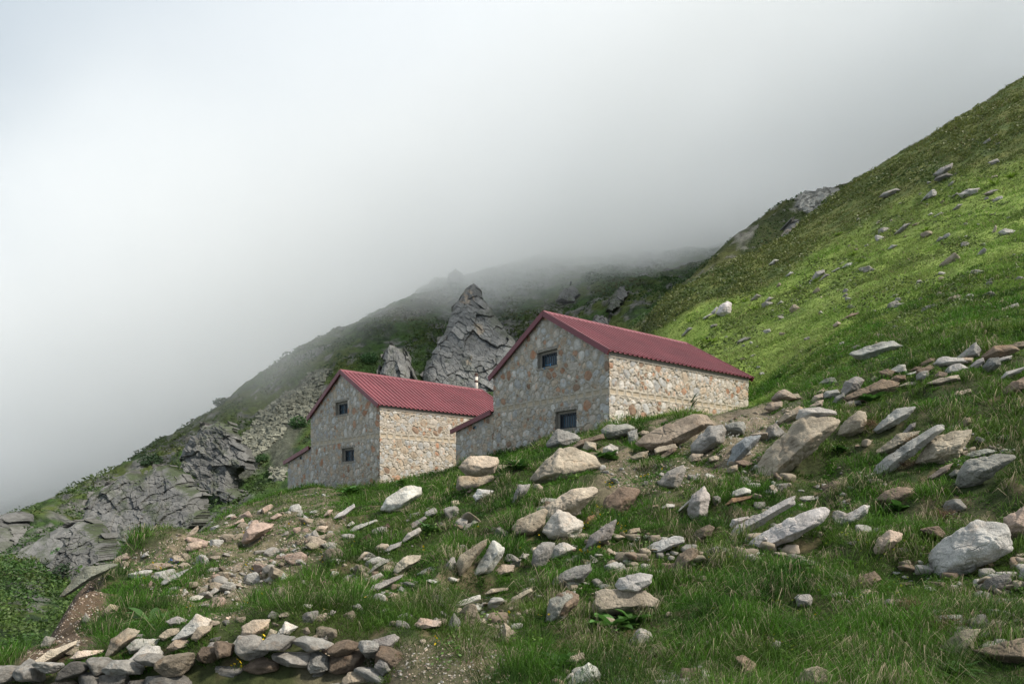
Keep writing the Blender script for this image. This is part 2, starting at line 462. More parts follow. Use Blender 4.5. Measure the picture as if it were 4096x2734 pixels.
# mountain colours
tpx = T.gx.ravel(); tpy = T.row().ravel()
m1 = fbm(xyT * 0.12, 4, 201); m2 = fbm(xyT * 0.5, 4, 211)
tc_ = lerp(C(.050, .098, .024), C(.078, .104, .026), sstep(-.35, .35, m1))
tc_ = lerp(tc_, C(.024, .046, .017), sstep(0, .45, m2 - .3 * m1))
rock = sstep(.18, .34, m2 * .7 + m1 * .5 + .12 * sstep(120, 210, T.y.ravel()) - .05)
rock *= sstep(70, 100, T.y.ravel())
crz = np.zeros(len(tpx))                             # broken rock around the crags
for poly in ([(0,560),(60,500),(110,470),(170,440),(215,415),(262,440),(265,478),(225,520),(150,560),(60,600),(0,640)], [(418,400),(430,330),(455,280),(500,280),(535,350),(540,400)], [(375,375),(385,335),(410,335),(420,375)]):
    crz = np.maximum(crz, sstep(-8, 8, sdist(tpx, tpy, poly) + 9 * fbm(xyT * .35, 3, 215)) * sstep(-.15, .2, fbm(xyT * .45, 3, 217)))
rock = np.maximum(rock, crz * (T.y.ravel() > 44))
tc_ = lerp(tc_, lerp(C(.12, .122, .12), C(.20, .197, .185), sstep(-.3, .3, fbm(xyT * 1.3, 3, 221))), rock * .9)
SCREE = [(232,490),(215,470),(240,440),(262,412),(310,372),(330,368),(318,395),(304,430),(290,455),(283,480),(272,478),(268,455),(255,470)]
SCREE2 = [(236,418),(262,398),(300,388),(290,420),(250,452)]
SCREE3 = [(380,316),(420,296),(448,283),(452,300),(432,312),(400,316)]
scm = np.maximum(np.maximum(sstep(-4, 6, sdist(tpx, tpy, SCREE)), sstep(-4, 6, sdist(tpx, tpy, SCREE3))) , 0) * (T.y.ravel() < 230)
T.scree = scm.reshape(T.shape)
tc_ = lerp(tc_, C(.10, .105, .085), scm * .9)
yl = sstep(.25, .5, fbm(xyT * 0.2, 3, 231)) * sstep(-14, 0, -sdist(tpx, tpy, [(-50,560),(80,500),(200,440),(300,480),(280,520),(100,580)])) * 0
link("mountain", mesh_np("mountain", T.verts(), [T.faces()], [M_MOUNT], col=tc_))
tag(bpy.data.objects["mountain"], "green mountainside with rock outcrops rising into cloud", None, None, "structure")

b1 = fbm(xyB * 0.12, 4, 301); b2 = fbm(xyB * 0.6, 3, 311)
bc = lerp(C(.045, .062, .020), C(.085, .095, .030), sstep(-.3, .3, b1))
bpx = B.gx.ravel(); bpy_ = B.row().ravel()
brk = np.zeros(len(bpx))
for poly in ([(800,196),(815,186),(838,190),(846,204),(838,212),(812,214),(796,206)], [(870,178),(900,150),(930,132),(950,126),(900,168),(880,180)], [(694,282),(715,268),(732,272),(715,290),(700,292)], [(735,236),(752,228),(752,236),(740,244)]):
    brk = np.maximum(brk, sstep(-5, 3, sdist(bpx, bpy_, poly) + 5 * b2))
B.scree = brk.reshape(B.shape)
bc = lerp(bc, C(.26, .25, .23), np.maximum(brk * .8, sstep(.32, .5, b2) * .7))
link("back_hillside", mesh_np("back_hillside", B.verts(), [B.faces()], [M_MOUNT], col=bc))
tag(bpy.data.objects["back_hillside"], "stony hillside behind the near green shoulder, fading into cloud", None, None, "structure")

fc = lerp(C(.05, .075, .035), C(.12, .12, .11), sstep(.1, .4, fbm(Fa.xy() * 0.05, 4, 401)))
link("far_hillside", mesh_np("far_hillside", Fa.verts(), [Fa.faces()], [M_MOUNT], col=fc))
tag(bpy.data.objects["far_hillside"], "distant slope almost lost in cloud beyond the left ridge", None, None, "structure")

# ------------------------------------------------------------------ the two stone huts
def boxes(L):
    """list of (x0,x1,y0,y1,z0,z1) -> verts, quads"""
    V = []; Q = []
    for x0, x1, y0, y1, z0, z1 in L:
        b = len(V)
        V += [(x0,y0,z0),(x1,y0,z0),(x1,y1,z0),(x0,y1,z0),(x0,y0,z1),(x1,y0,z1),(x1,y1,z1),(x0,y1,z1)]
        Q += [[b+a for a in q] for q in ((0,3,2,1),(4,5,6,7),(0,1,5,4),(1,2,6,5),(2,3,7,6),(3,0,4,7))]
    return np.array(V, float), np.array(Q)

PAL = [(C(.455,.41,.355), .24), (C(.375,.37,.355), .30), (C(.395,.325,.25), .17), (C(.345,.215,.145), .095), (C(.25,.175,.125), .035), (C(.50,.475,.435), .15)]
MORTAR = C(.385,.345,.285)

def masonry(u, v, band, seed, rmin=.085, rmax=.225):
    """ribbon-pointed rubble: per point relief (m) and colour over a wall face with coordinates u (along) and v (up)"""
    g = rng(seed)
    u0, u1, v0, v1 = u.min(), u.max(), v.min(), v.max()
    sites = []; rad = []
    area = (u1 - u0) * (v1 - v0)
    for k in range(int(area * 260)):
        r = rmin + (rmax - rmin) * g.random() ** (1.0 + 2.2 * k / (area * 260))
        p = np.array([u0 + g.random() * (u1 - u0), v0 + g.random() * (v1 - v0)])
        if band and band[0] - r * .55 < p[1] < band[1] + r * .55: continue
        if sites:
            S_ = np.array(sites); q = (S_ - p) / np.array([1.08, 1.0])
            if (np.hypot(q[:, 0], q[:, 1]) < (np.array(rad) + r) * .80).any(): continue
        sites.append(p); rad.append(r)
    S_ = np.array(sites); Rr = np.array(rad)
    kind = np.zeros(len(S_), int)
    P = np.stack([u, v], 1)
    Pw = P + 0.035 * np.stack([fbm(P * 4.5, 3, seed), fbm(P * 4.5, 3, seed + 7)], 1) + .012 * np.stack([fbm(P * 14, 2, seed + 3), fbm(P * 14, 2, seed + 5)], 1)
    ang = g.random(len(S_)) * 3.14; asp = 1 + .5 * g.random(len(S_))
    f1 = np.full(len(P), 9.); f2 = np.full(len(P), 9.); id1 = np.zeros(len(P), int)
    ca, sa = np.cos(ang), np.sin(ang)
    for i in range(0, len(P), 4000):
        D = Pw[i:i + 4000, None, :] - S_[None]
        a = (D[..., 0] * ca + D[..., 1] * sa) / asp; b = (-D[..., 0] * sa + D[..., 1] * ca) * np.sqrt(asp)
        m = (np.abs(a) ** 2.6 + np.abs(b) ** 2.6) ** (1 / 2.6) / Rr
        o = np.argpartition(m, 1, axis=1)[:, :2]; mm = np.take_along_axis(m, o, 1)
        sw = mm[:, 0] > mm[:, 1]; o[sw] = o[sw][:, ::-1]; mm[sw] = mm[sw][:, ::-1]
        f1[i:i + 4000] = mm[:, 0]; f2[i:i + 4000] = mm[:, 1]; id1[i:i + 4000] = o[:, 0]
    rr = Rr[id1]; edge = (f2 - f1) * rr
    stone = sstep(.95, .80, f1) * sstep(.030, .062, edge)
    ribbon = sstep(.030, .0, np.abs(edge - .006)) * sstep(.70, .85, f1)
    w = np.array([p[1] for p in PAL]); w = w / w.sum()
    pc = np.array([p[0] for p in PAL])[g.choice(len(PAL), len(S_), p=w)] * (0.85 + .3 * g.random((len(S_), 1)))
    sc = pc[id1]
    blot = fbm(P * 9, 4, seed + 11)
    sc = sc * (1 + .28 * blot[:, None])
    rust = sstep(.25, .5, fbm(P * 6 + 5, 3, seed + 13)) * .5
    sc = lerp(sc, sc * C(1.05, .68, .45), rust)
    mc = MORTAR * (1 + .12 * fbm(P * 5, 3, seed + 17)[:, None])
    c = lerp(mc, sc, stone)
    groove = sstep(.76, .88, f1) * sstep(1.02, .92, f1) * sstep(.02, .06, edge)
    rel = .042 * ribbon + .022 * stone * (1 - .6 * f1) - .030 * groove + .014 * fbm(P * 16, 3, seed + 19) * stone + .004 * fbm(P * 9, 2, seed + 23)
    if band:
        ib = sstep(band[0] - .02, band[0] + .02, v) * sstep(band[1] + .02, band[1] - .02, v)
        bw = .40; k = np.floor((u + .05 * np.sin(v * 9)) / bw); fu = (u / bw - k) * bw
        off = h3(k.astype(int), k.astype(int) * 0, k.astype(int) * 0, seed)
        e = np.minimum(np.minimum(fu, bw - fu) - .01 - .03 * off, np.minimum(v - band[0], band[1] - v) - .02 - .03 * h3(k.astype(int), k.astype(int) * 0 + 3, k.astype(int) * 0, seed)) + .02 * fbm(P * 8, 2, seed + 29)
        st = sstep(.015, .045, e)
        bc = C(.40,.335,.25) * (0.9 + .2 * off[:, None]) * (1 + .12 * blot[:, None])
        cb = lerp(mc, bc, st); c = lerp(c, cb, ib)
        rb = .03 * sstep(.03, .0, np.abs(e - .0)) - .012 * st
        rel = rel * (1 - ib) + rb * ib
    # grime streaks of the wall's own: slightly darker stones near the foot
    return rel, np.clip(c, .01, .9)

def wall_panel(name, parent, org, du, nrm, ulen, zlo, top, res, band, seed, holes=(), pad=0.0):
    """masonry face from local org, running along du; top(u) gives the height of its upper edge"""
    ztop = max(top(np.linspace(0, ulen, 50)))
    nu = max(3, int(ulen / res)); nv = max(3, int((ztop - zlo) / res))
    U, Vv = np.meshgrid(np.linspace(0, ulen, nu), np.linspace(zlo, ztop, nv))
    u = U.ravel(); v = Vv.ravel()
    rel, c = masonry(u, v, band, seed)
    tp = top(u)
    vv = np.minimum(v, tp)
    Pp = np.array(org)[None] + u[:, None] * np.array(du)[None] + rel[:, None] * np.array(nrm)[None]
    Pp[:, 2] += vv
    i = np.arange(nu * nv).reshape(nv, nu)
    q = np.stack([i[:-1, :-1], i[:-1, 1:], i[1:, 1:], i[1:, :-1]], -1).reshape(-1, 4)
    cu = u[q].mean(1); cv = v[q].mean(1)
    keep = v[q].min(1) < tp[q].max(1) + 1e-6
    for (a, b, z0, z1) in holes: keep &= ~((cu > a) & (cu < b) & (cv > z0) & (cv < z1))
    q = q[keep]
    if np.cross(np.array(du), [0, 0, 1]) @ np.array(nrm) < 0: q = q[:, ::-1]
    return link(name, mesh_np(name, Pp, [q], [M_MASON], col=c), parent)

def roof_sheet(name, parent, x0, x1, ye, ze, yr, zr, period=.25, mat=None, thick=.012):
    """ribbed metal sheet, ribs running from the eave (ye,ze) to the ridge (yr,zr)"""
    prof = [(0, 0), (.50, 0), (.60, 1), (.86, 1), (.96, 0)]
    xs = []; hs_ = []
    n = int(math.ceil((x1 - x0) / period))
    for k in range(n):
        for f, h in prof:
            x = x0 + (k + f) * period
            if x <= x1: xs.append(x); hs_.append(h * .048)
    xs.append(x1); hs_.append(0)
    nrm = np.array([-(zr - ze), (yr - ye)]); nrm /= np.hypot(*nrm); 
    if nrm[1] < 0: nrm = -nrm
    V = []; m = len(xs)
    rows = 9; g = rng(int(abs(x1 * 100)) + 5)
    for j in range(rows):
        t = j / (rows - 1); y = ye + (yr - ye) * t; z = ze + (zr - ze) * t
        lap = .012 if j > 4 else 0
        for x, h in zip(xs, hs_):
            hh = h + lap + .004 * math.sin(x * 2.1 + j) 
            V.append((x, y + nrm[0] * hh, z + nrm[1] * hh))
    V = np.array(V); V2 = V.copy(); V2[:, 1] -= nrm[0] * thick; V2[:, 2] -= nrm[1] * thick
    i = np.arange(rows * m).reshape(rows, m); q = np.stack([i[:-1, :-1], i[:-1, 1:], i[1:, 1:], i[1:, :-1]], -1).reshape(-1, 4)
    o = rows * m
    e1 = np.stack([i[0, :-1], i[0, 1:], i[0, 1:] + o, i[0, :-1] + o], -1); e2 = np.stack([i[-1, :-1], i[-1, 1:], i[-1, 1:] + o, i[-1, :-1] + o], -1)
    s1 = np.stack([i[:-1, 0], i[1:, 0], i[1:, 0] + o, i[:-1, 0] + o], -1); s2 = np.stack([i[:-1, -1], i[1:, -1], i[1:, -1] + o, i[:-1, -1] + o], -1)
    return link(name, mesh_np(name, np.concatenate([V, V2]), [q, q[:, ::-1] + o, e1[:, ::-1], e2, s1, s2[:, ::-1]], [mat or M_ROOF], smooth=False), parent)

def prism(name, parent, prof, p0, p1, up, mat):
    """bar with the closed profile PROF [(side, up)] from p0 to p1"""
    p0 = np.array(p0, float); p1 = np.array(p1, float); d = p1 - p0; d /= np.linalg.norm(d)
    up = np.array(up, float); up -= d * (up @ d); up /= np.linalg.norm(up); s = np.cross(d, up)
    n = len(prof); V = [p0 + s * a + up * b for a, b in prof] + [p1 + s * a + up * b for a, b in prof]
    q = [[k, (k + 1) % n, (k + 1) % n + n, k + n] for k in range(n)]
    faces = [np.array(q)]
    faces.append(np.array([list(range(n))[::-1]])); faces.append(np.array([[k + n for k in range(n)]]))
    return V, faces

def bar(name, parent, w, h, p0, p1, up, mat):
    V, f = prism(name, parent, [(-w/2, -h/2), (w/2, -h/2), (w/2, h/2), (-w/2, h/2)], p0, p1, up, mat)
    return link(name, mesh_np(name, V, [np.concatenate(f)], [mat], smooth=False), parent)

def tube_mesh(r, z0, z1, n=16, r1=None):
    r1 = r1 or r; a = np.linspace(0, 2 * np.pi, n, endpoint=False)
    V = [(r * math.cos(t), r * math.sin(t), z0) for t in a] + [(r1 * math.cos(t), r1 * math.sin(t), z1) for t in a] + [(0, 0, z0), (0, 0, z1)]
    q = np.array([[k, (k + 1) % n, (k + 1) % n + n, k + n] for k in range(n)]); t1 = np.array([[(k + 1) % n, k, 2 * n] for k in range(n)]); t2 = np.array([[k + n, (k + 1) % n + n, 2 * n + 1] for k in range(n)])
    return np.array(V), q, np.concatenate([t1, t2])

def hut(o, yaw, L, Wd, rise, wins, lean, label, seed, band, grille, chimney=False, zlo=-4.6):
    h = empty("stone_hut", (o[0], o[1], o[2] + EYE), math.pi / 2 - yaw)
    tag(h, label, "stone house", "red-roofed stone huts")
    ins = .13                                   # wall inset from the roof edge
    wx0, wx1, wy0, wy1 = ins, L - ins, ins, Wd - ins
    sl = rise / (Wd / 2)
    def gtop(u): y = u + wy0; return np.minimum(y, Wd - y) * sl - .035
    holes = [(y0 - wy0 - .02, y1 - wy0 + .10, z0 - .02, z1 + .10) for (y0, y1, z0, z1) in wins]
    wall_panel("gable_wall", h, (wx0, wy0, 0), (0, 1, 0), (-1, 0, 0), wy1 - wy0, zlo, gtop, .026, band, seed, holes)
    wall_panel("side_wall", h, (wx0, wy0, 0), (1, 0, 0), (0, -1, 0), wx1 - wx0, zlo, lambda u: u * 0 + wy0 * sl - .035, .027, band, seed + 1)
    wall_panel("gable_wall", h, (wx1, wy0, 0), (0, 1, 0), (1, 0, 0), wy1 - wy0, zlo, gtop, .15, None, seed + 2)
    wall_panel("side_wall", h, (wx0, wy1, 0), (1, 0, 0), (0, 1, 0), wx1 - wx0, zlo, lambda u: u * 0 + wy0 * sl - .035, .15, None, seed + 3)
    # plastered strip under the eave
    V, q = boxes([(wx0 + .02, wx1 - .02, wy0 - .035, wy0 + .1, -.17, wy0 * sl - .04)])
    link("eave_band", mesh_np("eave_band", V, [q], [M_CONC], smooth=False), h)
    roof_sheet("roof_sheet", h, 0, L, 0, 0, Wd / 2, rise)
    roof_sheet("roof_sheet", h, 0, L, Wd, 0, Wd / 2, rise)
    up = (0, 0, 1)
    # ridge cap, barge boards
    V, f = prism("ridge_cap", h, [(-.17, -.085), (0, .055), (.17, -.085), (.17, -.10), (0, .035), (-.17, -.10)], (-.03, Wd / 2, rise + .03), (L + .03, Wd / 2, rise + .03), up, M_ROOF)
    link("ridge_cap", mesh_np("ridge_cap", V, f, [M_ROOF], smooth=False), h)
    for x in (-.03, L + .03):
        for ya in (0.0, Wd):
            bar("barge_board", h, .06, .20, (x, ya, -.04), (x, Wd / 2, rise - .04), up, M_TRIM)
    for (y0, y1, z0, z1) in wins:
        # reveal of rough concrete, then frame, pane and iron grille
        dpt = .16
        dpt = .26
        V, q = boxes([(wx0 + .004, wx0 + dpt, y0 - .09, y0 - .012, z0 - .09, z1 + .20), (wx0 + .004, wx0 + dpt, y1 + .09, y1 + .17, z0 - .09, z1 + .20),
                      (wx0 - .022, wx0 + dpt, y0 - .10, y1 + .18, z1 + .09, z1 + .21), (wx0 - .03, wx0 + dpt, y0 - .06, y1 + .14, z0 - .10, z0 - .012),
                      (wx0 + .12, wx0 + dpt, y1, y1 + .09, z0 - .012, z1 + .09), (wx0 + .12, wx0 + dpt, y0 - .012, y1, z1, z1 + .09)])
        wx0_, wx0 = wx0, wx0 + .085
        w = link("window", mesh_np("window", V, [q], [M_CONC], smooth=False), h)
        V, q = boxes([(wx0 + .13, wx0 + .14, y0 + .003, y1 - .003, z0 + .003, z1 - .003)])
        link("pane", mesh_np("pane", V, [q], [M_PANE], smooth=False), w)
        L_ = [(wx0 + .07, wx0 + .12, y0 + .002, y0 + .06, z0 + .002, z1 - .002), (wx0 + .07, wx0 + .12, y1 - .06, y1 - .002, z0 + .002, z1 - .002),
              (wx0 + .071, wx0 + .121, y0 + .06, y1 - .06, z1 - .06, z1 - .002), (wx0 + .071, wx0 + .121, y0 + .06, y1 - .06, z0 + .002, z0 + .06)]
        if not grille: L_.append((wx0 + .08, wx0 + .118, (y0 + y1) / 2 - .03, (y0 + y1) / 2 + .03, z0 + .06, z1 - .06))
        V, q = boxes(L_); link("frame", mesh_np("frame", V, [q], [M_FRAME], smooth=False), w)
        nb = 8 if grille else 5
        L_ = []
        for k in range(nb):
            y = y0 + (y1 - y0) * (k + .5) / nb; L_.append((wx0 + .022, wx0 + .044, y - .013, y + .013, z0 + .01, z1 - .01))
        for t in ((.08, .92) if grille else (.06, .5, .94)):
            z = z0 + (z1 - z0) * t; L_.append((wx0 + .044, wx0 + .058, y0 + .01, y1 - .01, z - .016, z + .016))
        V, q = boxes(L_); link("grille", mesh_np("grille", V, [q], [M_FRAME], smooth=False), w)
        wx0 = wx0_
    # lean-to on the valley side
    y0, y1, za, zb, vent = lean
    s2 = (zb - za) / (y1 - y0)
    le = empty("lean_to", (0, 0, 0)); le.parent = h
    yw = y1 - .22
    wall_panel("wall", le, (wx0 + .05, wy1, 0), (0, 1, 0), (-1, 0, 0), yw - wy1, zlo, lambda u: za + s2 * (u + wy1 - y0) - .03, .032, None, seed + 5, [(vent[0] - wy1, vent[1] - wy1, vent[2], vent[3])])
    wall_panel("wall", le, (wx0 + .05, yw, 0), (1, 0, 0), (0, 1, 0), L - .9, zlo, lambda u: u * 0 + za + s2 * (yw - y0) - .03, .15, None, seed + 6)
    roof_sheet("roof_sheet", le, 0.06, L - .5, y1, zb, y0 - .02, za)
    bar("barge_board", le, .06, .20, (.02, y1, zb - .03), (.02, y0 + .02, za - .03), up, M_TRIM)
    V, q = boxes([(wx0 + .10, wx0 + .13, vent[0], vent[1], vent[2], vent[3])])
    link("vent_pane", mesh_np("vent_pane", V, [q], [M_PANE2], smooth=False), le)
    if chimney:
        ch = empty("flue", (L - .14, Wd / 2 + .34, rise)); ch.parent = h
        V, q, t = tube_mesh(.095, -.55, .86); link("pipe", mesh_np("pipe", V, [q, t], [M_PIPE]), ch)
        V, q, t = tube_mesh(.112, .50, .62); link("collar", mesh_np("collar", V, [q, t], [M_RUST]), ch)
        V, q, t = tube_mesh(.118, .86, .93); V2, q2, t2 = tube_mesh(.122, .96, 1.04, r1=.06)
        link("cap", mesh_np("cap", np.concatenate([V, V2]), [q, t, q2 + len(V), t2 + len(V)], [M_RUST]), ch)
    return h

H1 = hut((-6.050, 33.785, 4.742 - 0), .826876, 9.033, 6.8, 2.009, [(2.96, 4.0, -.08, .44), (2.38, 3.40, -2.41, -1.86)], (6.72, 9.62, -1.50, -2.17, (7.75, 7.98, -2.08, -1.90)),
  "smaller-looking stone hut downhill, with flue pipe behind its pinkish red roof", 500, (-1.49, -1.22), False, chimney=True, zlo=-4.9)
H2 = hut((3.327, 25.479, 5.420), .892418, 8.532, 6.8, 2.009, [(2.79, 3.79, -.02, .48), (1.75, 2.77, -2.44, -1.88)], (6.72, 9.68, -1.38, -1.96, (7.95, 8.16, -1.99, -1.86)),
  "nearer stone hut uphill, its lower barred window just above the boulders", 600, (-1.47, -1.20), True, zlo=-4.2)
# knotted blue cord hanging from the upper grille of the near hut
V, q = boxes([(.10, .115, 3.10, 3.16, -.05, .06), (.098, .113, 3.16, 3.42, .02, .035), (.10, .112, 3.42, 3.52, -.10, -.04)])
c_ = link("blue_cord", mesh_np("blue_cord", V, [q], [M_BLUE], smooth=False)); c_.matrix_world = Matrix.Translation(H2.location) @ Matrix.Rotation(H2.rotation_euler.z, 4, 'Z')
tag(c_, "blue cord tied to the upper barred window of the nearer hut", "cord")

# ------------------------------------------------------------------ boulders and stones
_ico = {}
def ico(sub):
    if sub not in _ico:
        t = (1 + 5 ** .5) / 2
        V = np.array([(-1,t,0),(1,t,0),(-1,-t,0),(1,-t,0),(0,-1,t),(0,1,t),(0,-1,-t),(0,1,-t),(t,0,-1),(t,0,1),(-t,0,-1),(-t,0,1)], float)
        Fc = np.array([(0,11,5),(0,5,1),(0,1,7),(0,7,10),(0,10,11),(1,5,9),(5,11,4),(11,10,2),(10,7,6),(7,1,8),(3,9,4),(3,4,2),(3,2,6),(3,6,8),(3,8,9),(4,9,5),(2,4,11),(6,2,10),(8,6,7),(9,8,1)])
        V /= np.linalg.norm(V, axis=1)[:, None]
        for _ in range(sub):
            e = np.sort(np.concatenate([Fc[:, [0, 1]], Fc[:, [1, 2]], Fc[:, [2, 0]]]), 1)
            ue, inv = np.unique(e, axis=0, return_inverse=True); inv = inv.ravel()
            m = V[ue].mean(1); m /= np.linalg.norm(m, axis=1)[:, None]
            n = len(Fc); k = len(V); V = np.concatenate([V, m]); a, b, c = inv[:n] + k, inv[n:2*n] + k, inv[2*n:] + k
            Fc = np.concatenate([np.stack([Fc[:, 0], a, c], 1), np.stack([Fc[:, 1], b, a], 1), np.stack([Fc[:, 2], c, b], 1), np.stack([a, b, c], 1)])
        _ico[sub] = (V, Fc)
    return _ico[sub]

def carve(dirs, planes, offs, p):
    q = np.maximum(dirs @ planes.T / offs[None], 0)
    m = q.max(1)
    return 1 / (m * ((q / m[:, None]) ** p).sum(1) ** (1 / p))

def roughen(V, size, g, s, amt=1.0):
    """weathered relief: broad undulation, chipped steps, grain"""
    n = V / np.linalg.norm(V, axis=1)[:, None]
    o = g.random(3) * 50
    q = V / size
    a = fbm(q * 2.2 + o, 3, s) * .055 + fbm(q * 7 + o, 3, s + 4) * .022
    r = 1 - np.abs(fbm(q * 3.5 + o + 9, 2, s + 8)); a -= .05 * np.clip(r - .86, 0, 1) * 4
    st = fbm(q * np.array([1.6, 1.6, 4.2]) + o, 2, s + 11); a += .022 * np.round(st * 4) / 2 * .6
    return V + n * (a * size * amt * 1.3)[:, None]

def hull2(P):
    P = sorted(map(tuple, P))
    def half(pts):
        h = []
        for p in pts:
            while len(h) >= 2 and (h[-1][0]-h[-2][0])*(p[1]-h[-2][1]) - (h[-1][1]-h[-2][1])*(p[0]-h[-2][0]) <= 0: h.pop()
            h.append(p)
        return h[:-1]
    return np.array(half(P) + half(P[::-1]))

def outline_rock(poly2, T, seed, sub, round_=.0):
    """solid boulder whose outline seen from the front is POLY2 (x,z metres), T its half depth"""
    g = rng(seed); Hh = hull2(poly2); n = len(Hh); planes = []; offs = []
    for i in range(n):
        a = Hh[i]; b = Hh[(i + 1) % n]; e = b - a; l = np.hypot(*e)
        if l < 1e-6: continue
        n2 = np.array([e[1], -e[0]]) / l; h = n2 @ a
        if h < 0: n2 = -n2; h = -h
        h = max(h, .02)
        up = n2[1]
        kf = (.25 + .5 * g.random()) if up < .3 else (.55 + .75 * g.random()); kb = .15 + .5 * g.random()
        for k in (-kf, kb):
            v = np.array([n2[0], k, n2[1]]); L = np.linalg.norm(v); planes.append(v / L); offs.append(h / L)
    s = np.abs(poly2).max()
    for v, o in (((g.uniform(-.35, .35), -.72, g.uniform(.45, .8)), .74), ((g.uniform(-.55, .55), -1, g.uniform(-.4, .05)), .72), ((g.uniform(-.8, .8), -.8, g.uniform(-.1, .3)), .9), ((g.uniform(-.3, .3), 1, g.uniform(-.2, .2)), .9)):
        v = np.array(v); v /= np.linalg.norm(v)
        ext = (Hh @ np.array([v[0], v[2]])).max()
        planes.append(v); offs.append(max(.3 * T, o * (abs(v[1]) * T + .35 * ext), .95 * ext))
    planes = np.array(planes); offs = np.array(offs)
    D, Fc = ico(sub)
    c = np.cov(Hh.T); w, R2 = np.linalg.eigh(c); w = np.sqrt(np.maximum(w, 1e-6)); w = w / w.max()
    ax = np.array([[R2[0, 1], 0, R2[1, 1]], [0, 1, 0], [R2[0, 0], 0, R2[1, 0]]])
    if np.linalg.det(ax) < 0: ax[2] = -ax[2]
    D = (D * np.array([1, max(.35, min(1, T / s)), max(.3, w[0])])) @ ax; D /= np.linalg.norm(D, axis=1)[:, None]
    r = carve(D, planes, offs, 18 if round_ > .6 else 46)
    V = D * r[:, None] * 1.015
    V = roughen(V, math.sqrt(max(s * T, 1e-4)) * 1.2, g, seed % 97, 1.0)
    return V, Fc

def pool_rock(seed, sub=3):
    g = rng(seed); n = 11 + int(g.random() * 7)
    pl = g.normal(size=(n, 3)); pl /= np.linalg.norm(pl, axis=1)[:, None]
    pl = np.concatenate([pl, [[0, 0, 1], [0, 0, -1], [1, 0, 0], [-1, 0, 0], [0, 1, 0], [0, -1, 0]]])
    of = np.concatenate([g.uniform(.62, 1.0, n), np.ones(6)])
    D, Fc = ico(sub); V = D * carve(D, pl, of, 26)[:, None] * np.array([1, g.uniform(.65, .95), g.uniform(.45, .8)])
    return roughen(V, .9, g, seed % 89), Fc

COLS = dict(tan=(.36,.305,.235), warm=(.47,.395,.315), pale=(.46,.43,.39), white=(.55,.535,.50), grey=(.295,.28,.255), light=(.42,.405,.375), dark=(.19,.18,.165), blue=(.30,.315,.325), brown=(.235,.18,.135), rust=(.30,.19,.115), pink=(.44,.335,.275), mossy=(.20,.205,.165))
CNAME = dict(tan="tan", warm="cream", pale="pale", white="whitish", grey="grey", light="light grey", dark="dark grey", blue="bluish grey", brown="brown", rust="rusty brown", pink="pinkish", mossy="lichen grey")
REG = dict(A=(0,1700,1.516), D=(1200,1900,1.88), E=(2100,1600,2.24), X=(3000,1300,2.09), Y=(2200,2000,2.136), Z=(3100,1950,2.0), H=(2500,300,1.4254), B=(1100,1200,1.96), P=(0,0,.25))
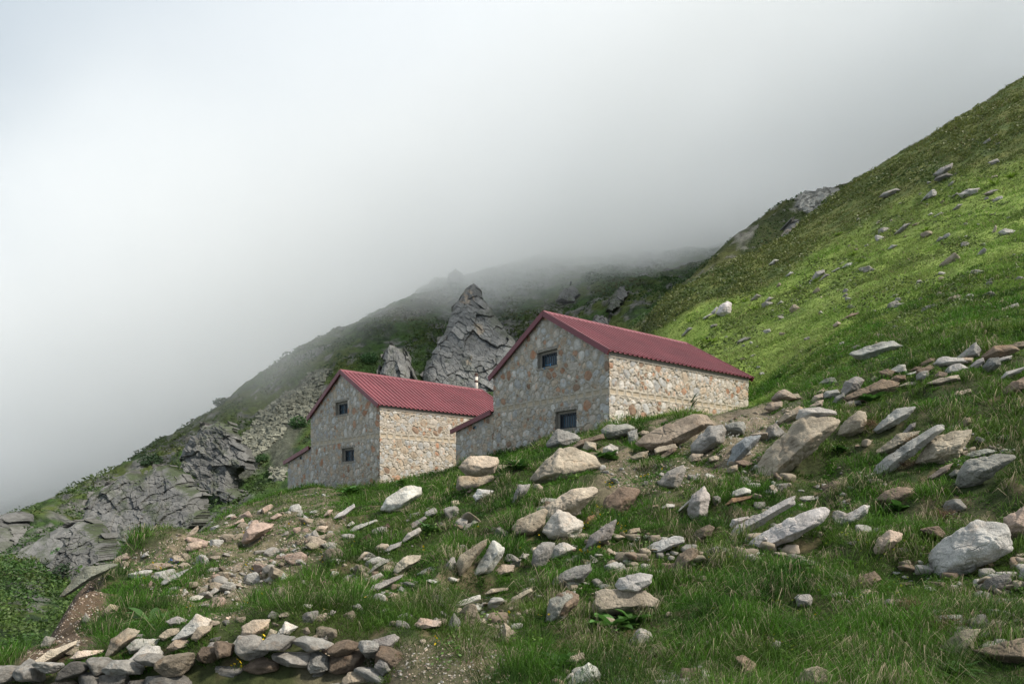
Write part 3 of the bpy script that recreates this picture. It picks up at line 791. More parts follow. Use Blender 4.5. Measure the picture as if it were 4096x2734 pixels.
# region, outline, colour, roundness, label (or None), landmark name (or None)
ROCKS = """
E|100,620 300,410 400,420 560,480 680,580 560,600 300,720 120,720 70,680|warm|broad peaked cream boulder downhill of the near hut's lower barred window|broad peaked boulder
E|1025,355 1100,290 1500,120 1590,130 1660,215 1500,290 1300,400 1170,410 1050,380|tan|long tan slab lying tilted in front of the near hut's side wall|long tilted slab below the hut
E|1500,380 1640,225 1750,225 1785,265 1770,370 1580,465 1510,440|grey|squared grey block beside the end of the long tilted tan slab|squared grey block
E|1820,550 1880,400 1970,320 2095,315 2050,400 1950,500 1850,570|blue|thin bluish grey slab leaning on the sandy bank|bluish slab
E|205,370 290,255 410,280 485,330 470,400 300,420 210,410|grey|grey boulder directly under the near hut's lower barred window|boulder under the window
E|425,405 500,350 690,295 705,340 560,380 440,420|brown||
E|690,250 740,215 900,205 970,245 920,300 760,335 700,290|grey|wide grey boulder against the foot of the near hut's sunlit corner|boulder at the hut corner
E|520,420 545,365 630,380 640,450 560,455|tan||
E|700,420 770,390 830,420 825,470 740,490 705,460|pale||
E|1800,220 1860,190 1950,190 1970,240 1950,310 1880,290 1820,260|grey||
E|1160,430 1200,410 1330,390 1360,420 1300,450 1180,480|tan||
E|1215,490 1320,420 1360,430 1340,460 1240,520|brown||
E|1460,520 1500,475 1590,480 1560,530 1480,560|tan||
E|945,500 1040,460 1100,450 1080,520 980,545|tan||
E|1205,720 1290,620 1410,575 1430,620 1380,760 1300,780 1220,760|grey|dull grey slab half sunk in grass downhill of the long tilted slab|half sunk grey slab
E|700,900 740,850 860,765 980,765 1030,800 960,920 870,1040 780,1050 710,980|brown|rounded brown boulder with a notched edge amid grass|rounded brown boulder
E|165,1000 200,930 420,790 630,765 640,810 560,880 480,980 300,1080 170,1110|warm|large cream boulder with a smooth sloping face behind the diamond-shaped rock|smooth cream boulder
E|155,1160 300,965 510,1080 500,1160 440,1240 250,1230|pale|pale diamond-shaped rock leaning on the smooth cream boulder|diamond-shaped rock
D|1600,380 1640,320 1830,240 1860,260 1820,380 1740,440 1620,430|tan|blocky tan boulder touching the smooth cream boulder's downhill end|blocky tan boulder
E|370,970 420,940 490,960 495,1020 440,1030|light||
E|1465,960 1500,840 1600,760 1640,850 1620,1010 1480,1060|pale|upright pale rock with a pointed top standing in mid slope grass|upright pointed rock
E|545,1310 590,1200 700,1120 815,1055 800,1130 770,1230 640,1250|grey|grey rock with a slanting sharp edge below the rounded brown boulder|slanting sharp-edged rock
E|60,1440 90,1320 160,1260 270,1265 250,1330 180,1460 90,1490|grey||
E|210,1400 250,1300 340,1260 450,1320 380,1370 240,1420|light|light grey humped rock next to yellow flowers|humped light rock
E|910,1200 940,1150 1020,1135 1030,1180 950,1205|tan||
E|1100,1310 1180,1260 1330,1210 1400,1215 1410,1270 1200,1360 1130,1350|white|flat whitish rock fringed with long green grass|flat whitish rock
E|1310,1520 1380,1370 1480,1315 1550,1330 1540,1420 1400,1540|brown|two-faced brown rock standing above the two stacked stones|two-faced brown rock
E|1480,1250 1540,1150 1640,1110 1690,1130 1650,1220 1520,1290|brown||
E|1860,850 1870,810 1960,775 2015,800 2010,830 1900,860|pale||
E|1800,930 1860,870 2020,850 2000,880 1850,930|rust||
E|1610,660 1640,650 1710,680 1690,705 1630,700|pale||
E|1485,710 1540,650 1570,660 1540,700|pale||
E|1650,510 1700,490 1750,510 1730,540 1660,545|tan||
E|1220,960 1270,920 1340,930 1330,960 1250,970|pale||
E|1140,940 1190,925 1200,950 1150,965|pink||
E|540,1080 560,1040 620,1020 640,1060 600,1110 550,1110|rust||
E|920,280 1000,250 1010,330 970,400 930,380|grey||
E|1010,290 1060,265 1110,280 1090,320 1020,320|tan||
E|1795,640 1830,590 1900,570 1900,620 1850,660|tan||
E|1890,540 1960,525 2040,560 2010,600 1920,590|brown||
E|1840,1110 1860,1060 1990,1035 2000,1055 1900,1100 1850,1140|pale||
E|1330,1020 1400,950 1500,860 1480,900 1400,970|pale||
P|734,531 738,524 755,515 783,498 791,495 790,504 770,515 752,528 740,535|light|light grey slab with grass growing along its lower edge, uphill of the longest slab|grass-edged slab
P|743,552 757,536 775,524 800,512 818,506 824,510 815,522 795,535 770,545|white|longest whitish slab with a small stone resting on it|longest whitish slab
Z|1275,570 1290,500 1340,440 1600,235 1690,250 1810,285 1835,400 1820,480 1700,560 1500,640 1400,720 1310,700|white|biggest whitish slab near the right frame edge, capped by a tuft of dead roots|biggest whitish slab
Z|1840,400 1870,230 1990,140 2060,200 2050,370 1880,390|pink||
Z|1670,790 1720,720 1860,675 1870,740 1840,830 1760,860|dark||
Z|610,800 680,710 780,660 830,720 760,780 640,815|brown||
Z|800,500 830,400 910,330 1000,360 990,410 900,490 840,530|pink|pink-edged pale rock draped with dry grass|pink-edged rock
Z|820,85 900,20 980,-10 1080,0 1090,40 1030,110 920,120|brown|flat brown rock overhanging green weeds|flat brown rock
Z|530,270 560,220 700,130 740,140 720,200 650,260 580,290|pale||
Z|1285,1330 1400,1200 1480,1130 1590,1120 1540,1220 1520,1330 1340,1340|tan|jagged tan rock above the broad-leaved dock plant|jagged tan rock
Z|1680,1160 1740,1125 1830,1140 1820,1170 1720,1185|grey||
Z|1660,1320 1800,1270 1992,1180 2080,1300 1992,1400 1850,1390|brown||
Z|170,1540 250,1450 330,1420 410,1450 440,1480 400,1568 180,1568|tan|tan boulder at the picture's bottom edge right of centre|bottom edge boulder
Z|165,880 190,850 270,845 295,880 280,930 190,940|grey||
Z|190,80 220,65 300,60 310,90 240,115|pale||
Y|370,900 400,780 480,755 800,760 900,840 870,900 700,900 560,950 400,980|tan|broad tan boulder carrying a smaller light stone on top|stacked pair's lower boulder
Y|565,720 600,660 760,615 860,630 860,700 740,765 600,760|light|light grey stone stacked on the broad tan boulder|stacked upper stone
Y|0,720 60,640 200,560 330,540 340,600 260,690 120,720|grey|flat grey slab with a cracked top left of the stacked pair|cracked flat slab
Y|0,900 60,790 140,760 240,800 230,860 120,990 0,1040|brown|brown grey rock behind hanging straw grass, downhill of the cracked flat slab|straw-hung rock
Y|95,1420 150,1340 280,1290 290,1350 200,1420 110,1460|tan||
Y|130,1568 250,1440 330,1375 400,1420 430,1480 400,1568|white||
Y|1030,1568 1080,1500 1130,1465 1170,1490 1140,1550|light||
Y|1885,1240 1920,1190 1970,1200 1960,1260 1910,1290|pale||
Y|1590,1340 1650,1310 1760,1390 1750,1500 1690,1480|brown||
Y|620,630 660,570 750,555 755,600 680,640|tan||
Y|650,1260 680,1180 740,1160 745,1200 700,1250|grey||
Y|760,570 790,535 850,540 855,590 790,600|pale||
Y|715,330 745,305 770,310 740,350|pale||
Y|485,530 530,500 570,520 560,550 510,550|tan||
Y|1810,328 1828,305 1858,318 1852,345 1820,346|pale|tiny pale stone lying on the face of the longest whitish slab|slab pebble
X|70,1210 150,1050 300,880 400,780 600,770 710,800 660,880 500,1050 360,1170 240,1250 110,1250|tan|biggest tan and ochre slab, tilted, with a capping stone at its top|biggest ochre slab
X|400,770 430,690 560,680 690,720 700,750 600,750 440,780|pale|pale capping stone on the upper end of the biggest ochre slab|pale capping stone
X|240,790 310,720 400,675 430,690 390,770 270,810|tan||
X|135,880 170,830 220,815 280,890 240,940 150,945|grey||
X|745,890 800,790 900,710 950,720 960,800 920,880 820,920 760,910|tan|tan wedge with a sharp central ridge uphill of the biggest ochre slab|sharp-ridged wedge
X|1055,850 1150,740 1230,690 1350,690 1300,770 1200,830 1090,880|light|pale grey flat-faced rock with dry stalks in front, right of the sharp-ridged wedge|flat-faced grey rock
X|1075,1180 1100,1130 1250,1010 1500,845 1560,840 1560,880 1400,1020 1280,1130 1200,1190 1090,1220|light|long narrow light grey slab pointing up the slope|long narrow slab
X|1030,1060 1150,980 1250,900 1400,880 1380,920 1220,1050|tan||
X|1425,1120 1460,1050 1540,930 1660,890 1800,880 1790,950 1720,1110 1570,1160 1500,1140|warm|flat cream slab with torn turf on its upper edge|torn-turf slab
X|1730,1110 1760,1080 1950,1030 2030,1055 1940,1100 1820,1115|light||
X|1760,1320 1790,1190 1850,1110 2000,1070 2130,1080 2170,1110 2060,1190 1960,1280 1850,1330|grey|big smooth dark grey boulder under a thin light slab|big smooth grey boulder
X|1510,1255 1620,1170 1680,1150 1640,1220 1550,1275|pink||
X|1670,1240 1720,1200 1770,1210 1760,1260 1690,1270|dark||
X|800,610 830,570 1090,450 1220,490 1190,540 1050,610 900,620|brown|long brown slab at the foot of the tumbled stone row|long brown slab
X|770,540 800,460 880,430 940,460 900,540 790,585|grey||
X|695,640 720,590 780,560 785,600 720,650|grey||
X|190,600 240,545 290,530 350,570 380,610 300,630 210,630|tan|rounded tan boulder on sand just beyond the near hut's far corner|rounded boulder by the hut corner
X|360,570 400,570 430,605 380,620|tan||
X|510,630 540,580 600,570 610,610 550,640|tan||
X|610,580 640,545 720,535 740,570 680,610 620,610|grey||
X|555,560 600,530 640,545 600,570|tan||
X|500,670 560,630 610,620 600,670 540,690|tan||
X|125,690 170,640 260,635 275,690 190,720|tan||
X|860,215 880,200 1100,140 1170,140 1230,190 1140,230 960,270 900,250|light|low wide light grey outcrop alone in hillside grass above the stone row|lone hillside outcrop
X|850,180 890,160 930,175 880,210|dark||
X|580,480 640,435 700,440 730,490 660,510|mossy||
X|1750,250 1880,140 1910,210 1900,260 1780,270|grey|triangular grey rock pointing up from the tumbled stone row|triangular rock of the stone row
X|1960,240 2050,165 2160,165 2220,220 2120,260 1990,270|brown|large brown boulder on the high end of the tumbled stone row|brown boulder of the stone row
X|1555,310 1580,270 1620,255 1780,290 1790,320 1600,335|pale||
X|1640,370 1680,330 1740,320 1800,360 1740,405 1650,400|light||
X|1395,410 1430,380 1480,380 1500,430 1450,460 1400,450|grey||
X|1180,370 1240,325 1290,330 1300,380 1240,405|pale||
X|1190,440 1230,410 1290,420 1300,470 1220,485|brown||
X|1310,400 1400,380 1410,395 1350,420|pale||
X|1550,420 1580,380 1640,400 1630,440 1560,440|brown||
X|1420,360 1500,330 1550,360 1480,385|brown||
X|1435,310 1500,275 1535,280 1530,320 1450,340|brown||
X|1830,350 1890,290 1940,270 1950,310 1900,365|light||
X|1960,330 2000,270 2070,270 2080,330 2000,390|dark||
X|2075,280 2120,260 2175,255 2170,290 2100,300|pale||
X|2110,560 2190,470 2291,430 2340,540 2160,570|brown||
X|1690,580 1740,545 1830,530 1840,560 1780,600|tan||
X|2110,430 2150,380 2290,350 2240,400 2130,440|pale||
X|1250,500 1320,470 1390,480 1380,510 1280,515|tan||
X|1090,380 1150,360 1200,385 1180,430 1120,420|brown||
X|1000,460 1040,420 1070,440 1040,480|tan||
X|600,1340 700,1290 760,1310 740,1360 640,1400|brown||
X|1720,860 1790,780 1830,770 1840,810 1780,860|brown||
X|1280,890 1340,820 1380,810 1370,850 1310,910|grey||
X|1500,470 1600,430 1720,420 1740,460 1600,485|tan||
X|2160,190 2220,140 2330,140 2330,190 2200,210|brown||
X|800,650 830,630 910,630 920,660 830,680|grey||
X|1340,370 1380,345 1430,345 1420,375 1360,385|brown||
X|1715,290 1790,265 1850,275 1840,320 1760,310|tan||
B|1450,1300 1520,1220 1560,1215 1730,1225 1745,1270 1710,1340 1600,1370 1500,1355|warm|cream boulder balanced on a grey one before the near hut's lean-to|balanced cream boulder
B|1430,1460 1450,1380 1600,1365 1700,1370 1700,1430 1600,1490 1450,1490|tan|squat tan boulder supporting the balanced cream one|squat supporting boulder
B|1740,1290 1850,1275 1860,1300 1760,1330|warm||
D|615,240 660,160 780,80 830,70 900,85 905,130 850,160 750,265|white|bright whitish angular rock alone below the far hut's side wall|bright angular rock
D|250,320 290,280 400,210 405,240 320,310|white|thin whitish sliver of rock downhill of the far hut's gable|thin whitish sliver
D|170,310 210,255 245,255 220,300|pink||
D|100,410 150,375 195,395 180,430|tan||
D|355,370 390,340 415,360 380,385|pale||
D|40,520 70,500 130,515 125,550 80,560|tan||
D|375,410 420,375 560,330 570,345 420,420|light||
D|775,480 810,430 890,390 910,410 880,450 790,495|pale||
D|810,390 850,350 930,305 950,315 870,400|grey||
D|625,570 680,520 760,495 750,530 660,575|grey||
D|710,700 740,650 800,600 900,600 890,640 800,700 730,735|warm|cream block beneath a leafy plant at mid slope|cream block in mid slope
D|445,825 500,770 600,730 625,760 600,800 500,830|pale|pale overhanging rock perched on a thinner grey slab|perched overhanging rock
D|525,860 560,815 700,760 770,740 740,780 560,880|grey||
D|1185,650 1210,590 1330,510 1400,470 1390,520 1300,640 1210,740|tan|leaning tan grey slab behind the pointed whitish rock|leaning tan slab
D|1300,730 1390,640 1420,530 1450,485 1530,540 1520,600 1440,700|white|pointed whitish rock leaning beside a tan grey slab|pointed whitish rock
D|1470,710 1520,670 1610,670 1600,720 1500,750|tan||
D|1125,1000 1200,940 1350,890 1350,930 1260,970|pale||
D|1545,975 1600,910 1730,840 1740,870 1620,950|tan||
D|1115,1110 1160,1030 1205,1100 1190,1160 1130,1165|dark|small dark pointed stone standing upright in grass|small dark upright stone
D|865,1120 910,1065 1055,1095 1040,1130 900,1150|warm||
D|515,1290 550,1230 700,1190 740,1220 680,1300 560,1340|grey|broad grey boulder bulging from the eroded bank|bulging bank boulder
D|1515,1210 1535,1100 1580,1140 1570,1230 1530,1270|tan||
D|1850,1080 1880,930 2000,860 2060,900 1990,1050 1900,1100|grey||
D|560,1430 600,1370 680,1380 710,1450 620,1495|grey|rounded speckled grey cobble beside the wall's broken end|speckled cobble
D|320,1530 370,1470 480,1465 540,1510 530,1568 330,1568|tan|rounded tan boulder at the bottom edge by the wall's broken end|rounded boulder at the wall end
D|10,990 40,960 90,970 95,1000|pale||
D|190,1050 240,1005 270,1020 240,1060|grey||
D|950,790 970,775 1030,795 1010,815|white||
D|660,910 700,880 740,890 700,925|pink||
D|730,860 760,830 800,860 760,880|grey||
D|1640,620 1680,580 1720,590 1700,630|pale||
D|1595,190 1640,70 1730,60 1700,130 1610,200|grey||
D|1305,150 1340,100 1450,110 1430,150 1330,190|white||
D|1265,370 1310,325 1340,345 1300,375|pale||
D|240,1290 270,1265 290,1290 260,1305|white||
D|145,1330 180,1295 210,1310 160,1350|pink||
D|1395,885 1440,850 1560,840 1580,860 1430,890|tan||
D|500,740 560,670 650,625 660,650 560,710|grey||
D|420,640 470,600 480,570 510,580 440,650|tan||
A|1475,690 1500,620 1560,590 1650,595 1640,620 1560,680 1500,705|pink|largest pinkish boulder in the gravel spill below the far hut|pinkish spill boulder
A|1130,750 1150,710 1220,700 1215,740 1170,765|pink||
A|630,1120 670,1080 715,1095 710,1130 650,1145|pink|pinkish stone alone in grass near the eroded bank|lone pinkish stone
A|390,1010 460,920 510,860 650,835 680,850 560,890 480,960 420,1010|mossy|lichen grey slab jutting over the eroded earth bank|overhanging lip slab
A|615,862 650,848 680,858 660,875|pale||
A|980,950 1020,910 1080,890 1130,870 1080,930 1010,960|light||
A|1090,1030 1130,1000 1140,1010 1110,1040|pale||
A|1130,1050 1180,1030 1230,1035 1200,1065 1140,1070|pale||
A|1180,1020 1210,980 1250,985 1240,1020|tan||
A|650,1380 680,1290 770,1225 830,1250 800,1300 700,1370 660,1395|tan|tall tan rock leaning above the left part of the dry stone wall|tall leaning tan rock
A|780,1330 830,1290 970,1300 960,1330 860,1370 800,1370|light||
A|785,1420 880,1330 950,1340 980,1390 900,1430 810,1450|white|largest whitish boulder sitting just above the dry stone wall|whitish boulder above the wall
A|1020,1340 1060,1295 1140,1300 1150,1340 1060,1360|tan||
A|970,1270 1020,1230 1080,1230 1080,1270 1000,1295|tan||
A|1020,1180 1070,1155 1130,1180 1100,1215 1040,1210|grey||
A|1060,1280 1140,1200 1190,1140 1270,1180 1250,1230 1150,1270|white|long whitish slab rising behind the whitish boulder above the wall|whitish slab above the wall
A|1165,1280 1200,1220 1280,1210 1270,1240 1200,1300|tan||
A|1465,1280 1475,1210 1530,1175 1630,1175 1620,1230 1540,1290|warm|cracked cream boulder above the wall's right half|cracked cream boulder
A|1610,1290 1640,1230 1680,1245 1670,1300|tan||
A|1685,1260 1730,1185 1800,1220 1750,1270|white||
A|1250,1350 1280,1310 1370,1310 1380,1345 1290,1370|pale||
A|1500,1370 1540,1290 1590,1310 1560,1380|white|upright whitish stone standing on top of the dry stone wall|upright stone on the wall
A|180,1440 300,1360 440,1310 430,1340 300,1420 200,1460|warm|long cream slab lying at the foot of the eroded bank|long slab under the bank
A|130,1490 180,1455 270,1470 260,1500 160,1520|tan||
A|440,1400 480,1360 610,1365 600,1390 500,1410|warm||
A|1390,1340 1450,1270 1460,1310 1400,1350|pale||
A|1850,735 1890,705 1925,735 1880,750|pale||
A|1905,640 1950,605 1985,610 1965,650|warm||
A|500,1180 520,1130 545,1170 530,1195|grey||
A|250,1330 280,1270 330,1290 300,1340|grey||
A|1270,1010 1300,980 1330,1000 1290,1030|pale||
A|1370,555 1400,535 1435,540 1430,560|pale||
A|1420,590 1470,560 1480,580 1430,600|pink||
A|1640,560 1680,530 1710,540 1670,570|pink||
A|1800,540 1830,510 1845,550 1820,555|light||
A|1705,760 1740,740 1760,770|pale||
A|1700,930 1720,890 1740,920 1720,950|white||
A|1830,1110 1860,1080 1895,1095 1880,1115|pale||
H|520,1350 540,1310 580,1285 605,1300 600,1360 560,1372|white|whitest large boulder on the sunlit hillside above the near hut's roof|whitest hillside boulder
H|490,1350 520,1318 530,1325 510,1360|light||
H|445,1380 480,1360 500,1362 450,1390|light||
H|1060,1165 1090,1115 1130,1110 1135,1130 1090,1165|grey||
H|1105,1170 1140,1130 1165,1140|grey||
H|1230,1095 1270,1068 1295,1070 1280,1098|light||
H|1175,1115 1215,1095 1225,1105 1190,1122|grey||
H|820,1075 850,1048 875,1055 845,1080|light||
H|1765,550 1800,525 1860,508 1855,540 1800,570|grey|largest rounded grey boulder high on the darker upper hillside|high hillside boulder
H|1770,590 1775,575 1830,560 1860,580 1800,600|dark||
H|1690,710 1720,680 1750,665 1745,690|grey||
H|1910,665 1960,645 2010,655 1990,690 1930,690|light|flat light grey boulder amid rubble high on the right hillside|rubble boulder
H|1540,895 1590,850 1620,850 1580,890|grey||
H|1870,760 1900,735 1920,740 1890,765|grey||
H|320,1482 360,1435 385,1440 340,1478|grey|grey rock on bright turf just above the near hut's ridge|rock above the ridge
H|715,1278 750,1245 775,1260 730,1282|grey||
H|800,1285 820,1262 845,1270 815,1290|light||
H|865,1305 890,1280 905,1298|light||
H|1185,1422 1210,1400 1230,1415 1200,1435|tan||
H|1235,1390 1290,1355 1330,1360 1280,1385|brown||
H|915,1142 940,1120 960,1125 930,1145|light||
H|1515,1262 1540,1245 1570,1255|pale||
H|2095,892 2110,852 2120,866 2112,895|tan||
H|1455,682 1480,660 1540,650 1560,665 1500,690|grey||
H|1305,832 1330,812 1342,828|grey||
H|2050,670 2090,652 2120,660 2080,682|grey||
H|1860,690 1890,668 1905,680|grey||
H|1760,800 1800,780 1815,790 1780,808|grey||
H|1720,800 1745,782 1758,795|light||
H|2150,1325 2230,1300 2245,1330 2190,1345|grey||
H|1500,985 1520,965 1550,972 1520,990|light||
"""
def conv(reg, s):
    ox, oy, k = REG[reg]
    return np.array([[(ox + float(a.split(',')[0]) / k) / 4, (oy + float(a.split(',')[1]) / k) / 4] for a in s.split()])

rocks = []
for ln in ROCKS.strip().splitlines():
    reg, s, c, lab, lm = ln.split('|')
    rocks.append(dict(P=conv(reg, s), c=c, lab=lab, lm=lm, reg=reg))

LMS = [(r['lm'], r['P'].mean(0)) for r in rocks if r['lm']]
LMS += [("near hut's sunlit side wall", np.array([690, 415])), ("far hut's sunlit side wall", np.array([415, 475])), ("far hut's gable", np.array([330, 495]))]
used = set(r['lab'] for r in rocks if r['lab'])
def shape_word(P):
    w = np.ptp(P[:, 0]); h = np.ptp(P[:, 1])
    c = np.cov(hull2(P).T); e = np.sqrt(np.maximum(np.linalg.eigvalsh(c), 1e-6)); el = e[1] / e[0]
    if h > 1.15 * w: return "upright"
    if el > 2.3: return "thin"
    if w > 1.9 * h: return "flat"
    return "blocky"
def auto_label(P, c, noun):
    m = P.mean(0); size = max(np.ptp(P[:, 0]), np.ptp(P[:, 1]))
    sz = "tiny" if size < 8 else "small" if size < 15 else "medium"
    near = sorted(LMS, key=lambda t: np.hypot(*(t[1] - m)))
    for k in range(5):
        n, q = near[k]; d = m - q
        if abs(d[1]) > abs(d[0]): rel = "uphill of" if d[1] < 0 else "downhill of"
        else: rel = "left of" if d[0] < 0 else "right of"
        lab = f"{sz} {CNAME[c]} {shape_word(P)} {noun} {rel} the {n}"
        if lab not in used and len(lab.split()) <= 16: break
        n2 = near[k + 1][0]
        lab = f"{sz} {CNAME[c]} {noun} between the {n} and the {n2}"
        if lab not in used and len(lab.split()) <= 16: break
    used.add(lab); return lab

placed = []          # (x, y, z, radius) of every stone, to keep grass off
def stone_obj(name, V, Fc, loc, c, g, parent=None):
    o = link(name, mesh_np(name, V, [Fc], [M_ROCK]), parent)
    o.location = loc
    b = np.array(COLS[c]) * g.uniform(.88, 1.10) * (1 + g.uniform(-.03, .03, 3))
    o.color = (*b, 1)
    return o

STACK = {"pale capping stone": "biggest ochre slab", "stacked upper stone": "stacked pair's lower boulder", "balanced cream boulder": "squat supporting boulder", "perched overhanging rock": None}
rockinfo = {}
for i, r in enumerate(rocks):
    P = r['P']; g = rng(1000 + i)
    bx = P[np.argmax(P[:, 1])]
    cx, cy = (P.max(0) + P.min(0)) / 2
    w, h = np.ptp(P[:, 0]), np.ptp(P[:, 1])
    yb = P[:, 1].max()
    d = G.ray([cx], [yb - .02 * h], 6.0)[0]
    if not np.isfinite(d): d = 30.0
    if r['lm'] in STACK and STACK[r['lm']]: d = rockinfo[STACK[r['lm']]] if STACK[r['lm']] in rockinfo else d
    if r['lm'] == "balanced cream boulder": d = G.ray([cx], [490], 6)[0] * .985
    if r['lm'] == "overhanging lip slab": d *= .97
    if r['lm'] == 'slab pebble': d = rockinfo['longest whitish slab'] - .22
    s = d / F
    area = abs(np.sum(P[:, 0] * np.roll(P[:, 1], -1) - np.roll(P[:, 0], -1) * P[:, 1])) / 2
    TH = .62 * math.sqrt(area) * s * g.uniform(.85, 1.15)
    dd = d + TH * .05
    s = dd / F
    cm = hull2(P).mean(0)
    poly2 = np.stack([(P[:, 0] - cm[0]) * s, -(P[:, 1] - cm[1]) * s], 1)
    poly2[:, 1] = np.where(poly2[:, 1] < 0, poly2[:, 1] * 1.18, poly2[:, 1] * 1.07); poly2[:, 0] *= 1.10
    size = max(w, h)
    sub = 5 if size > 40 else 4 if size > 12 else 3
    V, Fc = outline_rock(poly2, TH, 3000 + i, sub, 1.0 if ('round' in r['lab'] or 'hump' in r['lab'] or 'smooth' in r['lab']) else g.random() * .7)
    loc = pix(cm[0], cm[1], dd)
    noun = "boulder" if size > 24 else "rock" if size > 13 else "stone"
    loc[2] -= .03 * h * s
    o = stone_obj(noun, V, Fc, loc, r['c'], g)
    o.rotation_euler = (0, 0, -math.atan2(cm[0] - 512, F))
    lab = r['lab'] or auto_label(P, r['c'], noun)
    tag(o, lab, noun)
    if r['reg'] == 'H': tag(o, group="rocks scattered over the hillside")
    if r['lm']: rockinfo[r['lm']] = d
    placed.append((loc[0], loc[1], w * s / 2, TH, size))

# ------------------------------------------------------------------ dry stone wall along the bottom left
POOL = [pool_rock(7000 + i, 4 if i < 14 else 3) for i in range(30)]
POOLM = [mesh_np("stone", V, [Fc], [M_ROCK]) for V, Fc in POOL]
g = rng(77)
wall = empty("dry_stone_wall", (*pix(200, 655, 9.0)[:2], -1.2))
tag(wall, "dry stone wall of mixed rough stones along the bottom left of the slope", "stone wall")
pxs = np.array([-60, 0, 100, 165, 240, 300, 360, 400, 440])
tops = np.array([666, 662, 655, 652, 638, 629, 638, 656, 672])
nst = 0
for course in range(5):
    px = -55 + g.uniform(-10, 10)
    lim = 415 - 8 * course
    while px < lim:
        d = np.interp(px, [-60, 300, 440], [9.15, 8.85, 8.35])
        w = g.uniform(.24, .54) * (1.15 if course else .85); h = g.uniform(.20, .32)
        wpx = w / d * F
        zt = EYE + (V0 - np.interp(px + wpx / 2, pxs, tops)) / F * d
        z = zt - .12 - course * .25 + g.uniform(-.04, .04)
        px_c = px + wpx / 2
        o = link("stone", POOLM[int(g.random() * 30)], wall)
        loc = np.array([(px_c - 512) / F * d, d + g.uniform(-.06, .1), z])
        o.location = Vector(loc) - wall.location
        o.scale = (w / 2 * 1.15, .24, h / 2 * 1.4)
        o.rotation_euler = (g.uniform(-.25, .25), g.uniform(-.2, .2), g.choice([0, math.pi]) + g.uniform(-.35, .35))
        c = np.array(COLS[g.choice(["grey", "tan", "light", "brown", "dark", "grey", "pale", "rust"], p=[.32, .13, .2, .06, .16, .06, .06, .01])]) * g.uniform(.78, 1.1)
        o.color = (*c, 1); nst += 1
        px += wpx * .93

# ------------------------------------------------------------------ smaller loose stones
def in_zone(poly, n, g):
    poly = np.array(poly, float); out = []
    lo, hi = poly.min(0), poly.max(0)
    while len(out) < n:
        q = lo + g.random((n * 3, 2)) * (hi - lo)
        q = q[inpoly(q[:, 0], q[:, 1], poly)]; out += list(q)
    return np.array(out[:n])
ZONES = [
 ([(115,560),(160,542),(230,514),(320,502),(345,520),(300,560),(215,600),(150,592)], 105, .09, .30, ["pink","warm","pale","white","tan"], "stone loose in the gravel spill downhill of the far hut", "loose stones of the gravel spill"),
 ([(180,612),(240,560),(330,528),(340,540),(250,600)], 34, .08, .24, ["pink","pale","tan","white"], "stone in the thin gravel streak through mid slope grass", "loose stones of the gravel streak"),
 ([(690,428),(800,404),(800,440),(720,488),(625,492),(600,470)], 34, .07, .26, ["tan","grey","brown","warm"], "stone loose on the sandy bank beside the near hut", "loose stones of the sandy bank"),
 ([(50,655),(120,628),(330,610),(330,638),(240,650),(120,660)], 48, .10, .34, ["pale","tan","grey","warm"], "stone lodged among boulders just above the dry stone wall", "stones above the dry stone wall"),
 ([(350,575),(512,490),(960,430),(1020,640),(640,670),(480,660)], 120, .11, .40, ["grey","tan","pale","brown"], "rock half hidden in the foreground grass", "stones half hidden in foreground grass"),
 ([(330,545),(470,484),(525,560),(430,640),(335,622)], 46, .11, .38, ["pale","grey","tan","light"], "rock half buried in the bank left of the pointed whitish rock", "half buried rocks of the left bank"),
 ([(300,494),(345,490),(370,482),(362,498),(310,502)], 10, .08, .2, ["white","pale"], "stone strewn along the foot of the far hut's corner", "stones at the far hut's foot"),
 ([(700,335),(880,210),(1000,130),(1024,290),(900,330),(760,375)], 95, .16, .6, ["grey","light","tan","grey"], "stone dotted on the green hillside turf behind the huts", "stones dotted on the hillside"),
 ([(845,398),(900,376),(1024,348),(1024,362),(900,392),(855,408)], 26, .14, .32, ["brown","tan","grey","light"], "stone filling gaps in the tumbled stone row", "small stones of the tumbled row"),
]
for zi, (poly, n, s0, s1, cs, text, grp) in enumerate(ZONES):
    g = rng(8800 + zi)
    for q in in_zone(poly, n, g):
        d = G.ray([q[0]], [q[1]], 6)[0]
        if not np.isfinite(d): continue
        s = (s0 + (s1 - s0) * g.random() ** 2.2) * min(1, d / 17)
        p = pix(q[0], q[1], d)
        if d < 40 and any(abs(p[0] - a) < .9 * b + s and -.1 < bb - p[1] < t + s + .25 for a, bb, b, t, sz in placed if sz > 12): continue
        c = cs[int(g.random() * len(cs))]
        o = link("rock" if text.startswith("rock") or "foreground" in text else "stone", POOLM[int(g.random() * 30)])
        o.location = (p[0], p[1], p[2] + s * .12)
        o.scale = (s * g.uniform(.8, 1.25), s * g.uniform(.7, 1.1), s * g.uniform(.7, 1.1))
        o.rotation_euler = (g.uniform(-.5, .5), g.uniform(-.6, .3), g.random() * 6.28)
        cc = np.array(COLS[c]) * g.uniform(.85, 1.12); o.color = (*cc, 1)
        tag(o, f"small {CNAME[c]} {text}", "rock" if text.startswith("rock") or "foreground" in text else "stone", grp)

